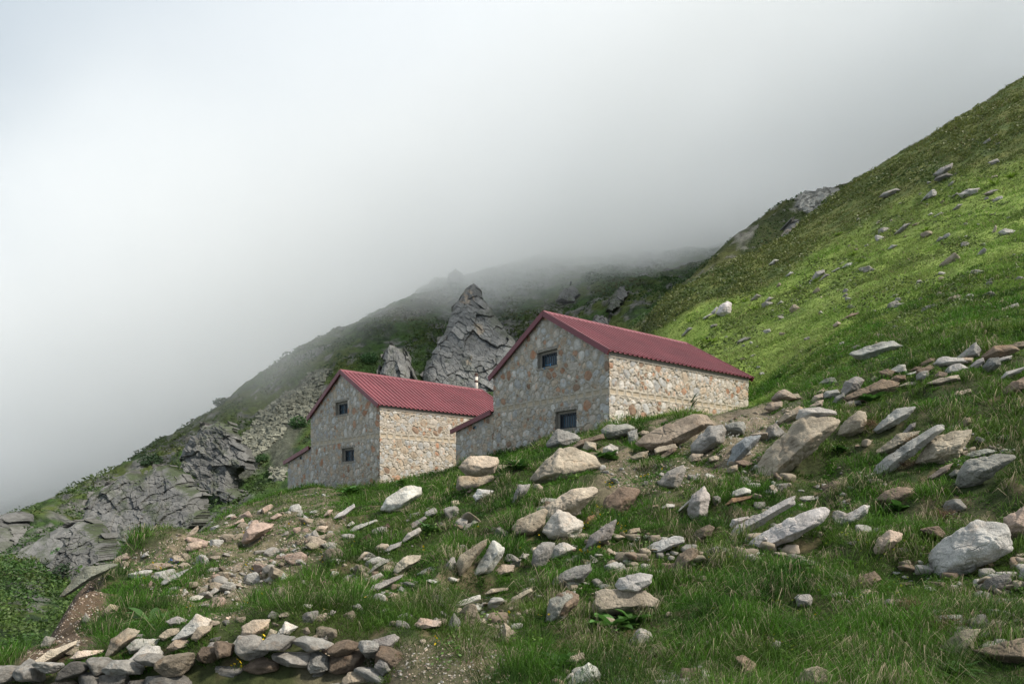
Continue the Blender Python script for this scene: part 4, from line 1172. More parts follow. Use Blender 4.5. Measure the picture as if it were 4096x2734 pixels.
def scatter_stones(P, size, g, flat=.6):
    """many little angular stones as one mesh"""
    n = len(P)
    base = np.array([(-1,-1,-1),(1,-1,-1),(1,1,-1),(-1,1,-1),(-1,-1,1),(1,-1,1),(1,1,1),(-1,1,1)], float)
    V = base[None] * (1 + g.uniform(-.45, .25, (n, 8, 3)))
    V[:, 4:, :2] *= g.uniform(.4, .95, (n, 1, 1))
    V *= np.stack([size * g.uniform(.6, 1.3, n), size * g.uniform(.5, 1.0, n), size * flat * g.uniform(.4, 1.1, n)], 1)[:, None, :] * .5
    a = g.random(n) * 6.28; t = g.normal(0, .45, n); t2 = g.normal(0, .35, n)
    ca, sa = np.cos(a)[:, None], np.sin(a)[:, None]; ct, st = np.cos(t)[:, None], np.sin(t)[:, None]; cu, su = np.cos(t2)[:, None], np.sin(t2)[:, None]
    x, y, z = V[..., 0], V[..., 1], V[..., 2]
    y, z = y * ct - z * st, y * st + z * ct
    x, z = x * cu + z * su, -x * su + z * cu
    x, y = x * ca - y * sa, x * sa + y * ca
    V = np.stack([x, y, z], -1) + P[:, None, :]
    f = np.array([(0,3,2,1),(4,5,6,7),(0,1,5,4),(1,2,6,5),(2,3,7,6),(3,0,4,7)])
    Q = (f[None] + (np.arange(n) * 8)[:, None, None]).reshape(-1, 4)
    return V.reshape(-1, 3), Q

g = rng(91)
gp = []; gs = []; gc = []
for poly, n, s0, s1 in (([(115,560),(160,542),(230,514),(340,500),(350,525),(290,565),(200,605),(150,592)], 2600, .02, .08), ([(170,620),(230,560),(330,525),(340,545),(230,620)], 900, .02, .07), ([(600,470),(690,425),(800,402),(800,440),(720,490),(620,495)], 2200, .02, .08), ([(18,668),(60,592),(104,575),(104,610),(80,650)], 700, .015, .05), ([(300,655),(450,640),(520,600),(510,683),(420,683)], 800, .015, .05)):
    q = in_zone(poly, n, g); d = G.ray(q[:, 0], q[:, 1], 6); ok = np.isfinite(d) & (d < 45); q = q[ok]; d = d[ok]
    gp.append(np.stack([(q[:, 0] - 512) / F * d, d, EYE + (V0 - q[:, 1]) / F * d], 1)); gs.append(s0 + (s1 - s0) * g.random(len(d)) ** 3)
gp = np.concatenate(gp); gs = np.concatenate(gs)
V, Q = scatter_stones(gp, gs, g)
cc = np.array([COLS[k] for k in ("tan", "warm", "pink", "pale", "grey")])[g.integers(0, 5, len(gp))] * g.uniform(.7, 1.05, (len(gp), 1))
tag(link("gravel", mesh_np("gravel", V, [Q], [M_SCREE], smooth=False, col=np.repeat(cc, 8, 0))), "fine gravel and pebbles on the bare patches of the slope", "gravel", kind="stuff")

# ------------------------------------------------------------------ scree on the mountain
def scree_points(Fd, poly, n, g, dmin, dmax):
    q = in_zone(poly, n, g); d = Fd.ray(q[:, 0], q[:, 1], dmin); ok = np.isfinite(d) & (d < dmax); q = q[ok]; d = d[ok]
    return np.stack([(q[:, 0] - 512) / F * d, d, EYE + (V0 - q[:, 1]) / F * d], 1)
g = rng(92)
P1 = np.concatenate([scree_points(T, SCREE, 6500, g, 60, 230), scree_points(T, SCREE3, 700, g, 60, 260), scree_points(T, [(520,330),(545,300),(575,305),(580,330),(550,345)], 500, g, 120, 260)])
P1 = P1[fbm(P1[:, :2] * .12, 3, 99) > -.22]
s = .3 + 1.0 * g.random(len(P1)) ** 2.5
V, Q = scatter_stones(P1, s, g, .7)
cc = lerp(C(.13,.135,.11), C(.25,.25,.20), g.random(len(P1)))
tag(link("scree", mesh_np("scree", V, [Q], [M_SCREE], smooth=False, col=np.repeat(cc, 8, 0))), "grey green scree spilling down the mountainside left of the far hut", "scree", kind="stuff")
P2 = np.concatenate([scree_points(B, [(800,197),(815,186),(838,190),(846,204),(838,212),(812,214),(796,206)], 500, g, 99, 250), scree_points(B, [(870,178),(900,150),(930,132),(950,126),(900,168),(880,180)], 500, g, 99, 250), scree_points(B, [(694,284),(715,270),(732,272),(715,290),(700,292)], 160, g, 99, 250), scree_points(B, [(655,330),(672,322),(678,300),(668,300)], 100, g, 99, 250)])
s = .5 + 1.3 * g.random(len(P2)) ** 2
V, Q = scatter_stones(P2, s, g, .8)
cc = lerp(C(.24,.235,.215), C(.38,.37,.34), g.random(len(P2)))
tag(link("scree", mesh_np("scree", V, [Q], [M_SCREE], smooth=False, col=np.repeat(cc, 8, 0))), "jumbled pale blocks on the shoulder of the far right hillside", "scree", kind="stuff")

# rubble bedded all over the foreground: too many to count
g = rng(93)
rub = []
q = in_zone([(150,600),(330,530),(512,478),(760,410),(1024,372),(1080,500),(1060,690),(420,690),(330,600)], 3400, g)
d = G.ray(q[:, 0], q[:, 1], 6); ok = np.isfinite(d) & (d < 40); q = q[ok]; d = d[ok]
P3 = np.stack([(q[:, 0] - 512) / F * d, d, EYE + (V0 - q[:, 1]) / F * d], 1)
k = fbm(P3[:, :2] * .55, 3, 97) + .35 * fbm(P3[:, :2] * 1.7, 2, 98) > .06 - .0006 * (480 - q[:, 1]).clip(-60, 120)
P3 = P3[k]
base_r = [pool_rock(7600 + i, 2) for i in range(12)]
Vs = []; Fs = []; Cs = []; o_ = 0
for p in P3:
    V, Fc = base_r[int(g.random() * 12)]; s = .035 + .13 * g.random() ** 2.2
    a = g.random() * 6.28; t = g.normal(0, .4); ca, sa, ct, st_ = math.cos(a), math.sin(a), math.cos(t), math.sin(t)
    V = V * (s * g.uniform(.8, 1.3), s * g.uniform(.7, 1.1), s * g.uniform(.6, 1.1)); y, z = V[:, 1] * ct - V[:, 2] * st_, V[:, 1] * st_ + V[:, 2] * ct
    V = np.stack([V[:, 0] * ca - y * sa, V[:, 0] * sa + y * ca, z + s * .15], 1) + p
    Vs.append(V); Fs.append(Fc + o_); o_ += len(V); Cs.append(np.tile(np.array(COLS[("tan", "pale", "grey", "light", "brown", "warm")[int(g.random() * 6)]]) * g.uniform(.55, .95), (len(V), 1)))
tag(link("rubble", mesh_np("rubble", np.concatenate(Vs), [np.concatenate(Fs)], [M_SCREE], col=np.concatenate(Cs))), "small broken stones bedded in the turf all over the foreground", "rubble", kind="stuff")

# ------------------------------------------------------------------ crags: jointed granite faces
def crag(name, poly, db, dt, T_, seed, label, cell=9.0, ang=.5, asp=1.6, moss=.35, step=.8, tint=None, tanpatch=(), rr=9.0, light=.74):
    g = rng(seed)
    poly = np.array(poly, float)
    lo = poly.min(0) - 5; hi = poly.max(0) + 5
    nx = int((hi[0] - lo[0]) / step); ny = int((hi[1] - lo[1]) / step)
    gx, gy = np.meshgrid(np.linspace(lo[0], hi[0], nx), np.linspace(lo[1], hi[1], ny))
    u = gx.ravel(); v = gy.ravel(); P = np.stack([u, v], 1)
    if name == 'rock_outcrop':                     # bedded into the slope: follows the ground's own distance
        mx = poly[:, 0].mean(); rb = T.ray([mx], [poly[:, 1].max() - 4], 45)[0]; rt = T.ray([mx], [poly[:, 1].min() + 5], 45)[0]
        if np.isfinite(rb) and abs(rb / db - 1) < .35: db = rb * .985
        if np.isfinite(rt) and abs(rt / dt - 1) < .35: dt = max(rt * .985, db)
        dt = max(dt, db + 3)
    def cells(scale, asp, ang, sd, warp):
        ca, sa = math.cos(ang), math.sin(ang)
        Pw = P + warp * np.stack([fbm(P / (scale * 1.6), 3, sd), fbm(P / (scale * 1.6), 3, sd + 3)], 1)
        a = (Pw[:, 0] * ca + Pw[:, 1] * sa) / (scale * asp); b = (-Pw[:, 0] * sa + Pw[:, 1] * ca) / (scale / asp ** .3)
        i0 = np.floor(a).astype(int); j0 = np.floor(b).astype(int)
        f1 = np.full(len(a), 9.); f2 = np.full(len(a), 9.); idn = np.zeros(len(a)); rx = np.zeros(len(a)); ry = np.zeros(len(a))
        for di in (-1, 0, 1):
            for dj in (-1, 0, 1):
                i = i0 + di; j = j0 + dj; z = i * 0
                x = i + .1 + .8 * h3(i, j, z, sd); y = j + .1 + .8 * h3(i, j, z + 1, sd)
                m = np.maximum(np.abs(a - x), np.abs(b - y)) * .55 + .45 * np.hypot(a - x, b - y); hh = h3(i, j, z + 2, sd)
                nn = m < f1
                f2 = np.where(nn, f1, np.minimum(f2, m)); idn = np.where(nn, hh, idn); rx = np.where(nn, a - x, rx); ry = np.where(nn, b - y, ry); f1 = np.where(nn, m, f1)
        return f1, f2, idn, rx, ry
    A = cells(cell, asp, ang, seed, cell * .35); Bc = cells(cell * .42, asp * .9, ang + .25, seed + 50, cell * .2); Cc = cells(cell * 2.6, 1.3, ang - .6, seed + 90, cell * .6)
    sd = sdist(u, v, poly) + 2.2 * fbm(P / 9, 3, seed + 5) + (2.4 if name == 'rock_spire' else 5.0) * (A[2] - .5) + (1.2 if name == 'rock_spire' else 2.5) * (Bc[2] - .5)
    # relief falls off only towards the crest and the flanks, not where the face runs down into the ground
    sdu = np.full(u.shape, 1e9); npl = len(poly); ar = np.sum(poly[:, 0] * np.roll(poly[:, 1], -1) - np.roll(poly[:, 0], -1) * poly[:, 1])
    for k in range(npl):
        pa = poly[k]; e = poly[(k + 1) % npl] - pa; nn = np.array([e[1], -e[0]]) / (np.hypot(*e) + 1e-9) * (1 if ar > 0 else -1)
        if nn[1] > .25: continue
        tt = np.clip(((u - pa[0]) * e[0] + (v - pa[1]) * e[1]) / (e @ e + 1e-12), 0, 1); sdu = np.minimum(sdu, np.hypot(u - pa[0] - tt * e[0], v - pa[1] - tt * e[1]))
    sdu = np.where(sd < 0, 0, sdu) + 2 * (A[2] - .5)
    inside = sd > 0
    dist = (db + (dt - db) * np.clip((poly[:, 1].max() - v) / np.ptp(poly[:, 1]), 0, 1))
    s = dist / F                                    # metres per unit
    prof = np.sqrt(np.clip(1 - (1 - np.clip(sdu / rr, 0, 1)) ** 2, 0, 1))
    rel = T_ * prof
    def facet(Z, amp, tilt):
        h = h3((Z[2] * 9973).astype(int), (Z[2] * 9973).astype(int) * 0 + 5, (Z[2] * 0).astype(int), seed) - .5; h2 = h3((Z[2] * 9973).astype(int), (Z[2] * 9973).astype(int) * 0 + 8, (Z[2] * 0).astype(int), seed) - .5
        return amp * (Z[2] - .5) + tilt * (h * Z[3] + h2 * Z[4])
    m = s.mean()
    rel = rel + facet(Cc, cell * m * .45, cell * m * .9) + facet(A, cell * m * .22, cell * m * .62) + facet(Bc, cell * m * .09, cell * m * .28)
    cr = sstep(.10, .0, A[1] - A[0]) * .5 + sstep(.09, 0, Bc[1] - Bc[0]) * .2 + sstep(.05, 0, Cc[1] - Cc[0]) * .6
    rel = rel - cr * cell * m * .14 + m * .5 * fbm(P / 3, 3, seed + 9)
    rel = rel * (0.35 + .65 * prof)
    d = dist - rel
    V = np.stack([(u - 512) / F * dist, d, EYE + (V0 - v) / F * dist], 1)
    back = V.copy(); back[:, 1] = dist + T_ * prof * .8 + .4
    i = np.arange(nx * ny).reshape(ny, nx); q = np.stack([i[:-1, :-1], i[1:, :-1], i[1:, 1:], i[:-1, 1:]], -1).reshape(-1, 4)
    q = q[inside[q].all(1)]
    # close the rim
    e = np.concatenate([q[:, [0, 1]], q[:, [1, 2]], q[:, [2, 3]], q[:, [3, 0]]]); key = np.sort(e, 1); _, inv, cnt = np.unique(key, axis=0, return_inverse=True, return_counts=True)
    be = e[cnt[inv.ravel()] == 1]; n = len(V)
    rim = np.stack([be[:, 1], be[:, 0], be[:, 0] + n, be[:, 1] + n], 1)
    col = lerp(C(.155,.158,.158), C(.27,.268,.26), np.clip(.5 + .7 * (A[2] - .5) + .5 * fbm(P / 14, 3, seed + 13) + .25 * fbm(P / 2.5, 3, seed + 15), 0, 1)) * light
    for (tx, ty, tr) in tanpatch:
        w = sstep(tr, tr * .5, np.hypot(u - tx, (v - ty) * .8) + 4 * fbm(P / 6, 3, seed + 17)) * sstep(.3, .5, Bc[2]); col = lerp(col, C(.40,.33,.26), w * .8)
    ledge = sstep(.02, .3, (np.roll(rel.reshape(ny, nx), -1, 0) - rel.reshape(ny, nx)).ravel() / (m * step) * .3)
    ms = np.clip(sstep(.15, .5, fbm(P / 11, 4, seed + 19)) * (.5 + ledge) + ledge * sstep(-.1, .3, fbm(P / 16, 3, seed + 21)), 0, 1) * moss
    col = lerp(col, C(.045,.065,.022), np.clip(ms * 1.6, 0, 1))
    col = lerp(col, C(.05,.052,.05), np.clip(cr, 0, 1) * .6)
    # use only needed vertices
    allq = np.concatenate([q, q[:, ::-1] + n, rim]); VV = np.concatenate([V, back]); CC = np.concatenate([col, col])
    us, inv = np.unique(allq, return_inverse=True)
    o = link(name, mesh_np(name, VV[us], [inv.reshape(-1, 4)], [M_CLIFF], smooth=False, col=CC[us]))
    tag(o, label, "crag" if name != "rock_spire" else "rock spire")
    return o
def Q3(s): return [((float(a.split(',')[0]) / 1.3064) / 4, (1100 + float(a.split(',')[1]) / 1.3064) / 4) for a in s.split()]
def Q2(s): return [((1000 + float(a.split(',')[0]) / 1.3818) / 4, (900 + float(a.split(',')[1]) / 1.3818) / 4) for a in s.split()]
crag("rock_spire", Q2("975,1000 960,850 975,760 1045,645 1085,560 1120,470 1150,410 1185,355 1235,318 1280,355 1315,425 1350,490 1400,560 1460,640 1495,720 1470,800 1400,1000"), 128, 152, 4, 11, "tall grey granite spire rising between the two huts", 7.5, .55, 1.7, .3, .55, light=1.05, tanpatch=((466, 302, 9), (480, 332, 6), (470, 365, 5)), rr=14)
crag("rock_spire", Q2("940,545 970,490 1030,430 1070,330 1095,270 1130,240 1180,260 1200,320 1190,480 1110,545 1050,500"), 180, 212, 4, 12, "dim rock tower behind the tall spire, its top lost in cloud", 6, 1.2, 2.0, .45, .6, rr=9, light=.9)
crag("rock_spire", Q2("715,860 725,815 760,690 780,668 850,680 888,750 910,880"), 122, 128, 4, 13, "stubby pale grey pinnacle just above the far hut's roof ridge", 5.5, 1.4, 2.2, .3, .5, rr=8, light=.88)
crag("rock_outcrop", Q3("940,965 1000,850 1060,790 1150,755 1220,790 1260,860 1300,890 1322,950 1300,1010 1240,1030 1230,1110 1290,1140 1270,1175 1200,1195 1130,1150 1050,1080 990,1020"), 84, 92, 2.0, 14, "fractured grey crag beside the scree on the left mountainside", 7, .5, 1.5, .45, .6, rr=9)
crag("rock_outcrop", Q3("440,1270 500,1130 600,1090 700,1005 760,1050 850,975 960,1030 1000,1090 1060,1130 1080,1170 1070,1225 1040,1300 900,1390 780,1440 600,1530 500,1440 560,1360"), 70, 84, 2.0, 15, "broad slabby grey crag in the middle of the left mountainside", 9, -.5, 1.9, .5, .6, rr=10)
crag("rock_outcrop", Q3("340,1330 440,1275 520,1300 590,1400 560,1500 500,1560 420,1600 330,1560 300,1480 360,1400"), 60, 66, 1.6, 26, "small grey crag linking the broad slabby crag to the long slanting one", 8, -.6, 1.9, .5, .6, rr=8)
crag("rock_outcrop", Q3("-20,1660 60,1500 100,1470 210,1375 350,1290 440,1285 525,1310 430,1420 340,1500 250,1550 160,1640 60,1760 -30,1800"), 56, 68, 1.8, 16, "long slanting grey crag at the lower left frame edge", 9, -.55, 2.0, .4, .7, rr=9)
crag("rock_spire", Q3("-40,1500 -30,1320 20,1285 60,1232 122,1238 122,1282 104,1300 118,1400 138,1450 60,1500"), 78, 84, 3, 17, "square-topped pinnacle at the left frame edge", 6, 1.35, 2.0, .3, .55, rr=7)
crag("rock_outcrop", Q2("1680,420 1740,340 1800,330 1830,390 1780,430"), 172, 178, 1.6, 18, "small grey outcrop right of the tall spire below the cloud", 6, .8, 1.5, .5, .6, rr=6)
crag("rock_outcrop", Q2("1960,470 2010,370 2070,320 2090,370 2060,440 1990,490"), 160, 166, 1.6, 19, "slender grey outcrop above the near hut's ridge in the misty valley", 6, 1.0, 1.6, .5, .6, rr=6)
crag("rock_outcrop", Q2("1885,545 1920,495 1960,490 1985,560 1930,580"), 128, 130, 1.5, 20, "little grey outcrop peeking over the near hut's roof", 5, .7, 1.4, .3, .5, rr=6)
crag("rock_outcrop", Q2("2110,200 2150,150 2230,120 2240,190 2220,280 2160,290"), 195, 205, 2, 21, "pale outcrop fading into cloud above the near hut's ridge end", 6, .7, 1.4, .4, .6, rr=7)
crag("rock_outcrop", [(777,246),(783,232),(791,222),(799,224),(797,233),(790,240),(783,250)], 96, 98, 2, 22, "reddish grey outcrop standing from the right hillside's shoulder", 5, 1.2, 1.8, .1, .45, tanpatch=((786, 234, 6),), rr=5)

# ------------------------------------------------------------------ grass, weeds and shrubs
RK = np.array([(a, b, c, d) for a, b, c, d, s in placed])
def off_rocks(x, y, k=.85):
    m = np.ones(len(x), bool)
    for i in range(0, len(x), 5000):
        dx = (x[i:i+5000, None] - RK[:, 0]) / (RK[:, 2] * k + .01); dy = (y[i:i+5000, None] - RK[:, 1]) / (RK[:, 3] * k + .01)
        m[i:i+5000] = (dx * dx + dy * dy > 1).all(1)
    return m
def clear_front(x, y):
    """true where tall grass would not stand right in front of a rock"""
    m = np.ones(len(x), bool); R2 = RK[np.array([s for *_, s in placed]) > 9]
    for i in range(0, len(x), 5000):
        dx = np.abs(x[i:i+5000, None] - R2[:, 0]) / (R2[:, 2] * 1.1 + .05); dy = R2[:, 1] - y[i:i+5000, None]
        m[i:i+5000] = ~((dx < 1) & (dy > -.2) & (dy < R2[:, 3] + .75)).any(1)
    return m
# keep grass out of the huts
def off_huts(x, y):
    m = np.ones(len(x), bool)
    for h in (H1, H2):
        c, s = math.cos(h.rotation_euler.z), math.sin(h.rotation_euler.z)
        a = (x - h.location.x) * c + (y - h.location.y) * s; b = -(x - h.location.x) * s + (y - h.location.y) * c
        m &= ~((a > .02) & (a < 9.2) & (b > .02) & (b < 9.7))
    return m

def blades(P, Ht, Wd, dirs, droop, down, cols, g, tipc=None):
    """curved tapering blades, five points each"""
    n = len(P)
    side = np.cross(dirs, g.normal(size=(n, 3))); side /= np.linalg.norm(side, axis=1)[:, None] + 1e-9
    m = P + dirs * (Ht * .55)[:, None]
    d2 = dirs * .6 + down * droop[:, None] + np.array([0, 0, -1]) * (droop * .8)[:, None]
    d2 /= np.linalg.norm(d2, axis=1)[:, None] + 1e-9
    t = m + d2 * (Ht * .5)[:, None]
    w = side * (Wd * .5)[:, None]
    V = np.stack([P - w, P + w, m + w * .8, m - w * .8, t], 1).reshape(-1, 3)
    i = np.arange(n)[:, None] * 5
    q = i + np.array([[0, 1, 2, 3]]); tr = i + np.array([[3, 2, 4]])
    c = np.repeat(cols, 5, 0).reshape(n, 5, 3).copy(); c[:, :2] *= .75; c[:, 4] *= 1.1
    return V, q, tr, c.reshape(-1, 3)

def tufts(px, ld, g, nb, h0, h1, w, spread, droop, colf, hs=None):
    d = np.exp(ld); x = (px - 512) / F * d; y = d
    n = len(px)
    gx, gy = G.grad(px, ld)
    dn = np.stack([-gx, -gy, -(gx * gx + gy * gy)], 1); dn /= np.linalg.norm(dn, axis=1)[:, None] + .15
    hh = (h0 + (h1 - h0) * g.random(n)) * (hs if hs is not None else 1)
    bi = np.repeat(np.arange(n), nb); N_ = len(bi)
    r = hh[bi] * spread * np.sqrt(g.random(N_)); a = g.random(N_) * 6.283
    bx = x[bi] + r * np.cos(a); by = y[bi] + r * np.sin(a)
    bz = G.zat(bx, by) - .015
    P = np.stack([bx, by, bz], 1)
    dr = np.stack([np.cos(a) * r / hh[bi] * .9, np.sin(a) * r / hh[bi] * .9, np.ones(N_)], 1) + g.normal(0, .28, (N_, 3)) + dn[bi] * .25
    dr /= np.linalg.norm(dr, axis=1)[:, None]
    Hb = hh[bi] * g.uniform(.55, 1.15, N_); Wb = w(y[bi]) * g.uniform(.7, 1.3, N_)
    dp = droop * g.uniform(.2, 1.3, N_)
    c = colf(x, y, bi, g)
    dd = dn[bi] + np.stack([np.cos(a), np.sin(a), 0 * a], 1) * .5
    return blades(P, Hb, Wb, dr, dp, dd, c, g)

def build_blades(name, parts, label, cat, mat=None):
    V = []; q = []; t = []; c = []; o = 0
    for a, b, d, e in parts:
        V.append(a); q.append(b + o); t.append(d + o); c.append(e); o += len(a)
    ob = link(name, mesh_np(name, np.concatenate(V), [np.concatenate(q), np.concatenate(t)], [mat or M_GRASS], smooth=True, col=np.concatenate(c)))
    return tag(ob, label, cat, kind="stuff")

LUSH, OLIVE, STRAW, DARKG = C(.056, .150, .012), C(.078, .138, .021), C(.43, .37, .25), C(.020, .052, .009)
def fg_col(x, y, bi, g):
    P2 = np.stack([x, y], 1); a = fbm(P2 * .7, 3, 601); b = fbm(P2 * 1.9, 3, 611)
    c = lerp(LUSH, OLIVE, sstep(-.25, .45, a + g.normal(0, .15, len(x))))
    c = lerp(c, DARKG, sstep(.0, .45, b) * .75)
    st = sstep(.18, .5, b * -1 + .3 * a)
    cb = c[bi] * g.uniform(.65, 1.35, (len(bi), 1))
    isst = g.random(len(bi)) < (.02 + .07 * st[bi])
    cb[isst] = STRAW * g.uniform(.55, 1.15, (isst.sum(), 1))
    return cb
g = rng(4242)
def sample(n, p0, p1, d0, d1, g):
    px = g.uniform(p0, p1, n); ld = g.uniform(math.log(d0), math.log(d1), n); return px, ld
wf = lambda d: np.maximum(.0045, d * .00062)
def keep_fg(px, ld, g, dirtw=.97):
    d = np.exp(ld); x = (px - 512) / F * d
    dm = G.bil(G.dirt, px, ld); row = G.bil(G.row(), px, ld)
    k = (g.random(len(px)) > dm * dirtw) & (row < 720) & off_rocks(x, d) & off_huts(x, d)
    k &= ~((d < 9.35) & (px < 390)) & ~((row > 430) & (d > 40)) 
    bank = sdist(px, row, [(18,668),(60,594),(95,576),(102,600),(90,640),(60,668)]) > -2
    return k & ~(bank & (d < 19))
ROWG = G.row()
parts = []
# short turf, then taller clumps whose patches follow the soil
px, ld = sample(55500, -40, 1380, 6.4, 40, g); k = keep_fg(px, ld, g, .85); px, ld = px[k], ld[k]
d = np.exp(ld); patch = .6 + .8 * sstep(-.3, .5, fbm(np.stack([(px - 512) / F * d, d], 1) * .9, 3, 621))
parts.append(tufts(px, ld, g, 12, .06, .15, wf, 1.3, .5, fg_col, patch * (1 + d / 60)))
px, ld = sample(16400, -40, 1380, 6.4, 40, g); k = keep_fg(px, ld, g, 3.5); px, ld = px[k], ld[k]
d = np.exp(ld); nz = fbm(np.stack([(px - 512) / F * d, d], 1) * .6, 3, 631); k = (nz > -.05) & (g.random(len(px)) < np.interp(px, [150, 420, 560], [.5, .65, 1])) & clear_front((px - 512) / F * d, d); px, ld, d = px[k], ld[k], d[k]
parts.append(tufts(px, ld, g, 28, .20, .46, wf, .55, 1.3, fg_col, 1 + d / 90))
# domed tussocks: long arching blades, straw underneath
px, ld = sample(4050, -20, 1380, 6.4, 30, g); k = keep_fg(px, ld, g, 5); px, ld = px[k], ld[k]; d = np.exp(ld); x = (px - 512) / F * d
k = clear_front(x, d) & (fbm(np.stack([x, d], 1) * .8, 3, 655) > .08) & (g.random(len(px)) < np.interp(px, [150, 420, 560], [.4, .6, 1])); px, ld, d = px[k], ld[k], d[k]
def tus_col(x, y, bi, g):
    c = fg_col(x, y, bi, g); s = g.random(len(bi)) < .12; c[s] = STRAW * g.uniform(.6, 1.0, (s.sum(), 1)); return c
parts.append(tufts(px, ld, g, 80, .32, .60, wf, .5, 2.1, tus_col, 1 + d / 90))
# a fringe of longer grass round the lower edge of every larger rock
fx = []; fd = []
for (a, b, c, t, s) in placed:
    if s < 9 or b > 34: continue
    nf = int(3 + s * .45)
    th = g.uniform(math.pi * 1.02, math.pi * 1.98, nf)
    X = a + np.cos(th) * c * 1.0; Y = b + np.sin(th) * t * .95
    fx.append(512 + X / Y * F); fd.append(np.log(Y))
px = np.concatenate(fx); ld = np.concatenate(fd); k = off_huts((px - 512) / F * np.exp(ld), np.exp(ld)); px, ld = px[k], ld[k]
parts.append(tufts(px, ld, g, 16, .07, .17, wf, .6, 1.0, fg_col))
build_blades("grass", parts, "short green grass mixed with straw covering the foreground slope", "grass")
# drooping straw tussocks
def dry_col(x, y, bi, g):
    c = lerp(STRAW, C(.26, .225, .165), g.random(len(bi))) * g.uniform(.6, 1.2, (len(bi), 1))
    gr = g.random(len(bi)) < .45; c[gr] = OLIVE * g.uniform(.6, 1.2, (gr.sum(), 1)); return c
px, ld = sample(370, 380, 1380, 6.4, 20, g); d = np.exp(ld); k = keep_fg(px, ld, g, .8) & (fbm(np.stack([(px - 512) / F * d, d], 1) * .9, 2, 641) > -.1); px, ld = px[k], ld[k]
ex = np.array([(560,545,0),(665,520,0),(690,540,0),(830,560,0),(860,590,0),(905,620,0),(640,470,0),(720,560,0),(700,600,0),(585,650,0),(500,640,0),(520,660,0),(470,655,0),(960,600,0),(985,570,0),(1000,640,0),(940,640,0),(860,660,0),(770,580,0),(790,500,0),(840,505,0),(900,555,0),(930,520,0),(560,600,0),(580,575,0),(430,600,0),(455,560,0),(480,540,0),(380,545,0)], float)
de = G.ray(ex[:, 0], ex[:, 1], 6); ok = np.isfinite(de)
px = np.concatenate([px, np.repeat(ex[ok, 0], 2) + g.normal(0, 4, 2 * ok.sum())]); ld = np.concatenate([ld, np.log(np.repeat(de[ok], 2))])
parts = [tufts(px, ld, g, 44, .28, .56, lambda d: np.maximum(.005, d * .0006), .30, 1.9, dry_col)]
build_blades("dry_grass", parts, "long straw-coloured grass drooping downhill over the foreground stones", "dry grass")
# hillside turf
HI, HY = C(.165, .27, .052), C(.205, .275, .075)
def hill_col(x, y, bi, g):
    P2 = np.stack([x, y], 1); pxx = 512 + x / y * F; ldd = np.log(y)
    bd = G.bil(G.band, pxx, ldd)
    c = lerp(HI, HY, sstep(-.3, .4, fbm(P2 * .25, 3, 651)))
    c = lerp(c, C(.085, .125, .03), sstep(.05, .5, fbm(P2 * .12, 3, 661)) * .8)
    c = lerp(c, C(.080, .098, .028), bd * .85)
    cb = c[bi] * g.uniform(.65, 1.3, (len(bi), 1)); st = g.random(len(bi)) < .06; cb[st] = C(.26, .22, .13) * g.uniform(.6, 1.1, (st.sum(), 1)); return cb
px, ld = sample(53000, 590, 1380, 19, 98, g)
d = np.exp(ld); x = (px - 512) / F * d; row = G.bil(ROWG, px, ld); k = (row < 425) & off_rocks(x, d) & off_huts(x, d) & (G.bil(G.dirt, px, ld) < .4) & ((d > 26) | (px > 800)); px, ld = px[k], ld[k]; d = np.exp(ld)
cl = sstep(-.3, .6, fbm(np.stack([(px - 512) / F * d, d], 1) * .45, 3, 671))
parts = [tufts(px, ld, g, 9, .10, .26, lambda d: np.maximum(.012, d * .0008), 1.5, .7, hill_col, (.55 + .9 * cl) * (.6 + d / 65))]
build_blades("hillside_grass", parts, "bright yellow green turf on the right hillside behind the huts", "grass")

# ---- shrubs: leaf-sized faces spread over the mountain and the dark shoulder of the hillside
def cards(P, size, cols, g):
    n = len(P)
    a = g.normal(size=(n, 3)); a[:, 2] *= .6; a /= np.linalg.norm(a, axis=1)[:, None]; b = np.cross(a, g.normal(size=(n, 3))); b /= np.linalg.norm(b, axis=1)[:, None]
    a = a * size[:, None]; b = b * (size * .55)[:, None]
    V = np.stack([P - a * .5, P + b * .5, P + a * .5, P - b * .5], 1).reshape(-1, 3)
    return V, np.arange(n * 4).reshape(n, 4), np.repeat(cols, 4, 0)
def shrub_field(Fd, n, p0, p1, d0, d1, g, thr, hmax, cfun, ok=None, ps=.0032, sd=0):
    px, ld = sample(n, p0, p1, d0, d1, g); d = np.exp(ld); x = (px - 512) / F * d
    P2 = np.stack([x, d], 1); nz = fbm(P2 * 6 / (10 + d[:, None] * .12), 3, 700 + sd)
    k = nz > thr
    if ok is not None: k &= ok(px, ld, d, g)
    px, ld, d, x, nz, P2 = px[k], ld[k], d[k], x[k], nz[k], P2[k]
    z = Fd.bil(Fd.z, px, ld) + hmax * np.clip((nz - thr) * 1.6, 0, 1) * g.random(len(px)) ** .6
    return np.stack([x, d, z], 1), np.maximum(.06, d * ps) * g.uniform(.6, 1.4, len(px)), cfun(P2, g) * g.uniform(.7, 1.35, (len(px), 1))
def mt_col(P2, g):
    c = lerp(C(.036, .080, .021), C(.072, .100, .027), sstep(-.4, .4, fbm(P2 * .05, 3, 711)))
    return lerp(c, C(.085, .080, .028), sstep(.15, .5, fbm(P2 * .09, 3, 721)) * .7)
okT = lambda px, ld, d, g: (T.bil(T.scree, px, ld) < .4)
g = rng(555)
